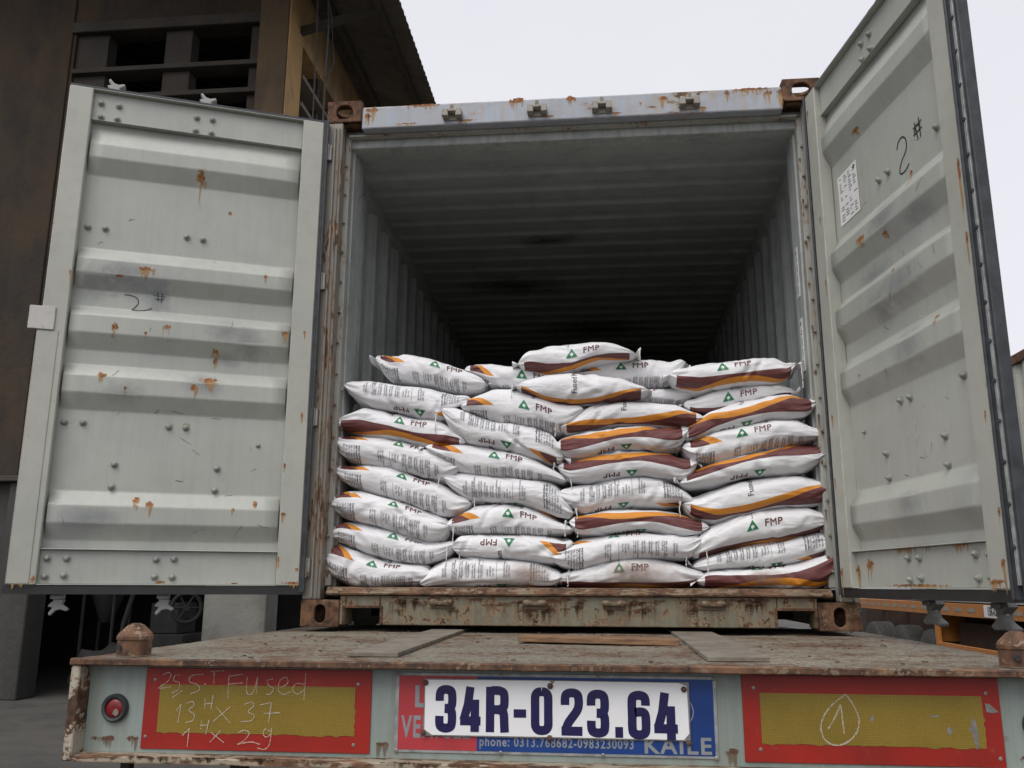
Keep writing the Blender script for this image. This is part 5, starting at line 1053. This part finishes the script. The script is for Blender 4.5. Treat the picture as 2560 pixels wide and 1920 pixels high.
LABELS = {
 'c1r1': 'bulging white sack at the bottom of the leftmost stack, upright small FMP logo',
 'c1r2': 'white sack second from the bottom of the leftmost stack, orange corner patch',
 'c1r3': 'white creased sack third from the bottom of the leftmost stack, orange corner patch',
 'c1r4': 'white sagging sack fourth from the bottom of the leftmost stack, crumpled right end',
 'c1r5': 'white sack fifth from the bottom of the leftmost stack, below the brown banded one',
 'c1r6': 'sack of the leftmost stack with brown and orange band under its FMP logo',
 'c1r7': 'white sack in the leftmost stack with upside-down FMP, second from its top',
 'c1r8': 'white topmost sack of the leftmost stack, tilted down to the right',
 'c2r1': 'white sack with brown stains at the bottom of the second stack from the left',
 'c2r2': 'sack second from bottom of the second stack, upside-down FMP and brown patch at right',
 'c2r3': 'arched white sack third from the bottom of the second stack, upright FMP',
 'c2r4': 'white sack fourth from the bottom of the second stack, small print along its top',
 'c2r5': 'white sack fifth from the bottom of the second stack, upright FMP, tail at left',
 'c2r6': 'steeply sagging sack of the second stack with upside-down FMP and raised left corner',
 'c2r7': 'white sack second from the top of the second stack, orange patch at upper left',
 'c2r8': 'small looking white sack topmost in the second stack, half under the banded sack',
 'c3r1': 'dirty white sack with brown smear at the bottom of the third stack',
 'c3r2': 'white sack second from the bottom of the third stack, logo half hidden at top',
 'c3r3': 'sack third from the bottom of the third stack, brown and orange top edge',
 'c3r4': 'white arched sack with small print on top, fourth from bottom of third stack',
 'c3r5': 'brown topped sack fifth from the bottom of the third stack, upside-down FMP',
 'c3r6': 'brown topped sack sixth from the bottom of the third stack, upside-down FMP',
 'c3r7': 'orange and brown topped sack seventh from the bottom of the third stack',
 'c3r8': 'wavy orange and brown banded sack just below the single highest sack',
 'c3r9': 'white sack with raised right corner, behind and right of the highest sack',
 'c3r8b': 'mostly hidden white sack, only its right end showing atop the third stack',
 'top': 'highest sack of all, lying on top between second and third stack',
 'c4r1': 'bottom sack of the rightmost stack, brown and orange along its lower edge',
 'c4r2': 'white sack second from the bottom of the rightmost stack, print along its top',
 'c4r3': 'plain white sack with large upright FMP, third from bottom of rightmost stack',
 'c4r4': 'sack with broad orange and brown band, fourth from bottom of rightmost stack',
 'c4r5': 'sack fifth from the bottom of the rightmost stack, narrow brown and orange top',
 'c4r6': 'white sack with FMP and small print, sixth from bottom of rightmost stack',
 'c4r7': 'orange and brown topped sack seventh from the bottom of the rightmost stack',
 'c4r8': 'white sack with upright FMP pressed under the topmost sack of the rightmost stack',
 'c4r9': 'topmost sack of the rightmost stack, orange arch over brown under its logo'}
DELTA = {'c4r3': .030, 'c3r1': .024, 'c4r1': .012, 'c3r5': .018, 'c3r6': .007, 'c3r3': .022, 'c4r5': .024, 'c4r4': .036, 'c3r7': .005}
STR_L = {'c2r6': .10, 'c2r5': .02, 'c3r7': .07, 'c4r5': .02, 'c4r4': .07, 'c2r4': .06, 'c3r5': .05, 'c3r4': .10, 'c2r2': .09, 'c3r3': .07, 'c1r7': .07, 'c3r8': .06, 'c4r3': .05, 'c1r6': .03, 'c2r3': .07}
STR_R = {'c1r2': .09, 'c1r3': .10, 'c1r4': .09, 'c2r3': .04, 'c2r4': .06, 'c2r5': .10, 'c3r2': .14, 'c3r9': .12, 'c4r9': .12, 'c4r2': .08, 'c4r3': .12, 'top': .06, 'c2r1': .05, 'c3r1': .04, 'c1r6': .02}
def make_sack(name, typ, logo, dy, st, idx):
    r = random.Random(100+idx); yf = 0.075 + dy + r.uniform(-0.012, 0.012)
    s = Sack(st, yf, 200+idx)
    rt = thing('fertiliser_sack', LABELS[name], 'sack', ((s.x0+s.x1)/2, yf+0.19, min(p[2] for p in st)), 'white fertiliser sacks stacked in the container')
    rot = typ in 'ab'; isA = typ in 'Aa'; v0 = s.v_of(logo[0], logo[1]); u0 = (logo[0]-s.x0)
    # ---- skin
    nu, nv = 84, 84
    e = r.uniform(0.016, 0.036)/s.L; pu = np.concatenate([np.linspace(-e, 0, 4)[:-1], 0.5-0.5*np.cos(np.linspace(0, math.pi, nu-5))*0.35-0.5*np.linspace(1, -1, nu-5)*0.65, np.linspace(1, 1+e, 4)[1:]])
    th = np.linspace(-math.pi, math.pi, nv+1); PP, TT = np.meshgrid(pu, th, indexing='ij'); G_ = s.surf(PP, TT)
    G_[:, -1] = G_[:, 0]
    varc = np.interp(th, s.th, s.arc); U = []
    for p in pu:
        row = []
        for v in varc:
            w = v - v0
            up, wp = (1-p, -w) if rot else (p, w)
            row.append((up, wp + (10 if isA else DELTA.get(name, 0))))
        U.append(row)
    m = MB(); m.quadgrid([[tuple(q) for q in row] for row in G_], U)
    skin = m.build('sack_skin', 'sack', rt, smooth='all')
    # ---- print
    def put(pieces, mat, nm, off=0.0016):
        m = MB(); any_ = False
        for V, T in pieces:
            # print frame: (du, dw) metres from the logo centre -> surface
            du, dw = V[:, 0], V[:, 1]
            if rot: du, dw = -du, -dw
            x = u0 + du; v = v0 + dw
            ok = (np.abs(v) < 0.24) & (x > 0.012) & (x < s.L-0.012)
            T2 = [t for t in T if all(ok[i] for i in t)]
            if not T2: continue
            Q = s.surf(x/s.L, s.theta(v), off)
            used = sorted({i for t in T2 for i in t}); mp = {a: b for b, a in enumerate(used)}
            m.tris([tuple(Q[i]) for i in used], [[mp[i] for i in t] for t in T2]); any_ = True
        if any_:
            o = m.build(nm, mat, rt)
            if nm == 'printed_text': o['kind'] = 'stuff'
            return o
        m.bm.free()
    tri = triangle(0.054, 0.047)
    put([tri], 'ink_green', 'green_triangle')
    fl = [disc(0.0052*math.cos(a), -0.004+0.0052*math.sin(a), 0.0031, 8) for a in [math.pi/2+i*2*math.pi/5 for i in range(5)]] + [disc(0, -0.004, 0.0042, 8)]
    fl.append((np.array([(-0.0008, -0.019), (0.0008, -0.019), (0.0008, -0.011), (-0.0008, -0.011)]), [[0, 1, 2], [0, 2, 3]]))
    put(fl, 'ink_white', 'flower_mark', 0.0021)
    V, T = text2d('FMP', 0.044, 0.020, 0.010, sx=0.96, spacing=1.08); put([(V + np.array([0.092, 0.002]), T)], 'ink_brown', 'printed_letters')
    lu = -u0 if not rot else -(s.L-u0)     # left edge of the sack in the print frame
    small = []
    if isA:
        for it, u, w0, sz, pi_ in BLOCK: small += lines(it, lu + u*s.L/0.58, w0, sz, pi_)
        for u in (0.262, 0.318):
            a = lu+u*s.L/0.58; ys_ = np.linspace(-0.055, -0.15, 12); V = np.array([(a, y) for y in ys_] + [(a+0.0012, y) for y in ys_]); T = [[i, i+1, i+13] for i in range(11)] + [[i, i+13, i+12] for i in range(11)]; small.append((V, T))
        V, T = text2d('Magnesium', 0.036, 0.010, 0.012, align='RIGHT'); small.append((np.stack([lu + 0.60*s.L + V[:, 1], 0.040 - V[:, 0]], 1), T))
    else:
        V, T = text2d('Fused Magnesium', 0.036, 0.010, 0.012, align='LEFT'); small.append((np.stack([lu + 0.55*s.L + V[:, 1], -0.122 - DELTA.get(name, 0) - V[:, 0]], 1), T))
        for it, u, w0, sz, pi_ in BLOCK[1:3]: small += lines(it, lu + (u+.02)*s.L/0.58, 0.052 + 0.08, sz, pi_)
    put(small, 'ink_grey', 'printed_text', 0.0013)
    if name in ('c3r1', 'c2r1', 'c4r1'):
        m = MB(); cx, w_ = {'c3r1': (0.33, 0.34), 'c2r1': (0.46, 0.22), 'c4r1': (0.28, 0.2)}[name]
        pu2 = np.linspace(cx-w_/2, cx+w_/2, 16)*1.0/0.6; th2 = np.linspace(-0.9, 0.8, 16); A_, B_ = np.meshgrid(pu2, th2, indexing='ij'); Q = s.surf(A_, B_, 0.0024)
        m.quadgrid([[tuple(q) for q in row] for row in Q], [[(2*i/15-1, j/15) for j in range(16)] for i in range(16)]); m.build('dirt_stain', 'sackdirt', rt)
    # ---- loose sewing thread at the ends
    for tab, pe, sg in ((STR_L, -e*0.7, -1), (STR_R, 1+e*0.7, 1)):
        if name in tab:
            L = tab[name]; q = s.surf(np.array([pe]), np.array([0.0]))[0]; P = []
            n = 9
            for i in range(n): 
                t = i/(n-1); P.append((q[0] + sg*0.004*math.sin(t*2.5) + r.uniform(-.002, .002), q[1] - 0.004 - 0.010*math.sin(t*2.0), q[2] - L*t + 0.003))
            m = MB(); m.tube(P, 0.0022, 6); m.build('loose_thread', 'string', rt, smooth=True)
            m = MB(); m.lathe([(0.0015, -0.007), (0.0045, -0.003), (0.0045, 0.002), (0.0015, 0.006)], (q[0], q[1]-0.003, q[2]+0.002), (0.3, 0, 1), 7); m.build('thread_knot', 'string', rt, smooth=True)
for i, (name, typ, logo, dy, st) in enumerate(SACKS): make_sack(name, typ, logo, dy, st, i)
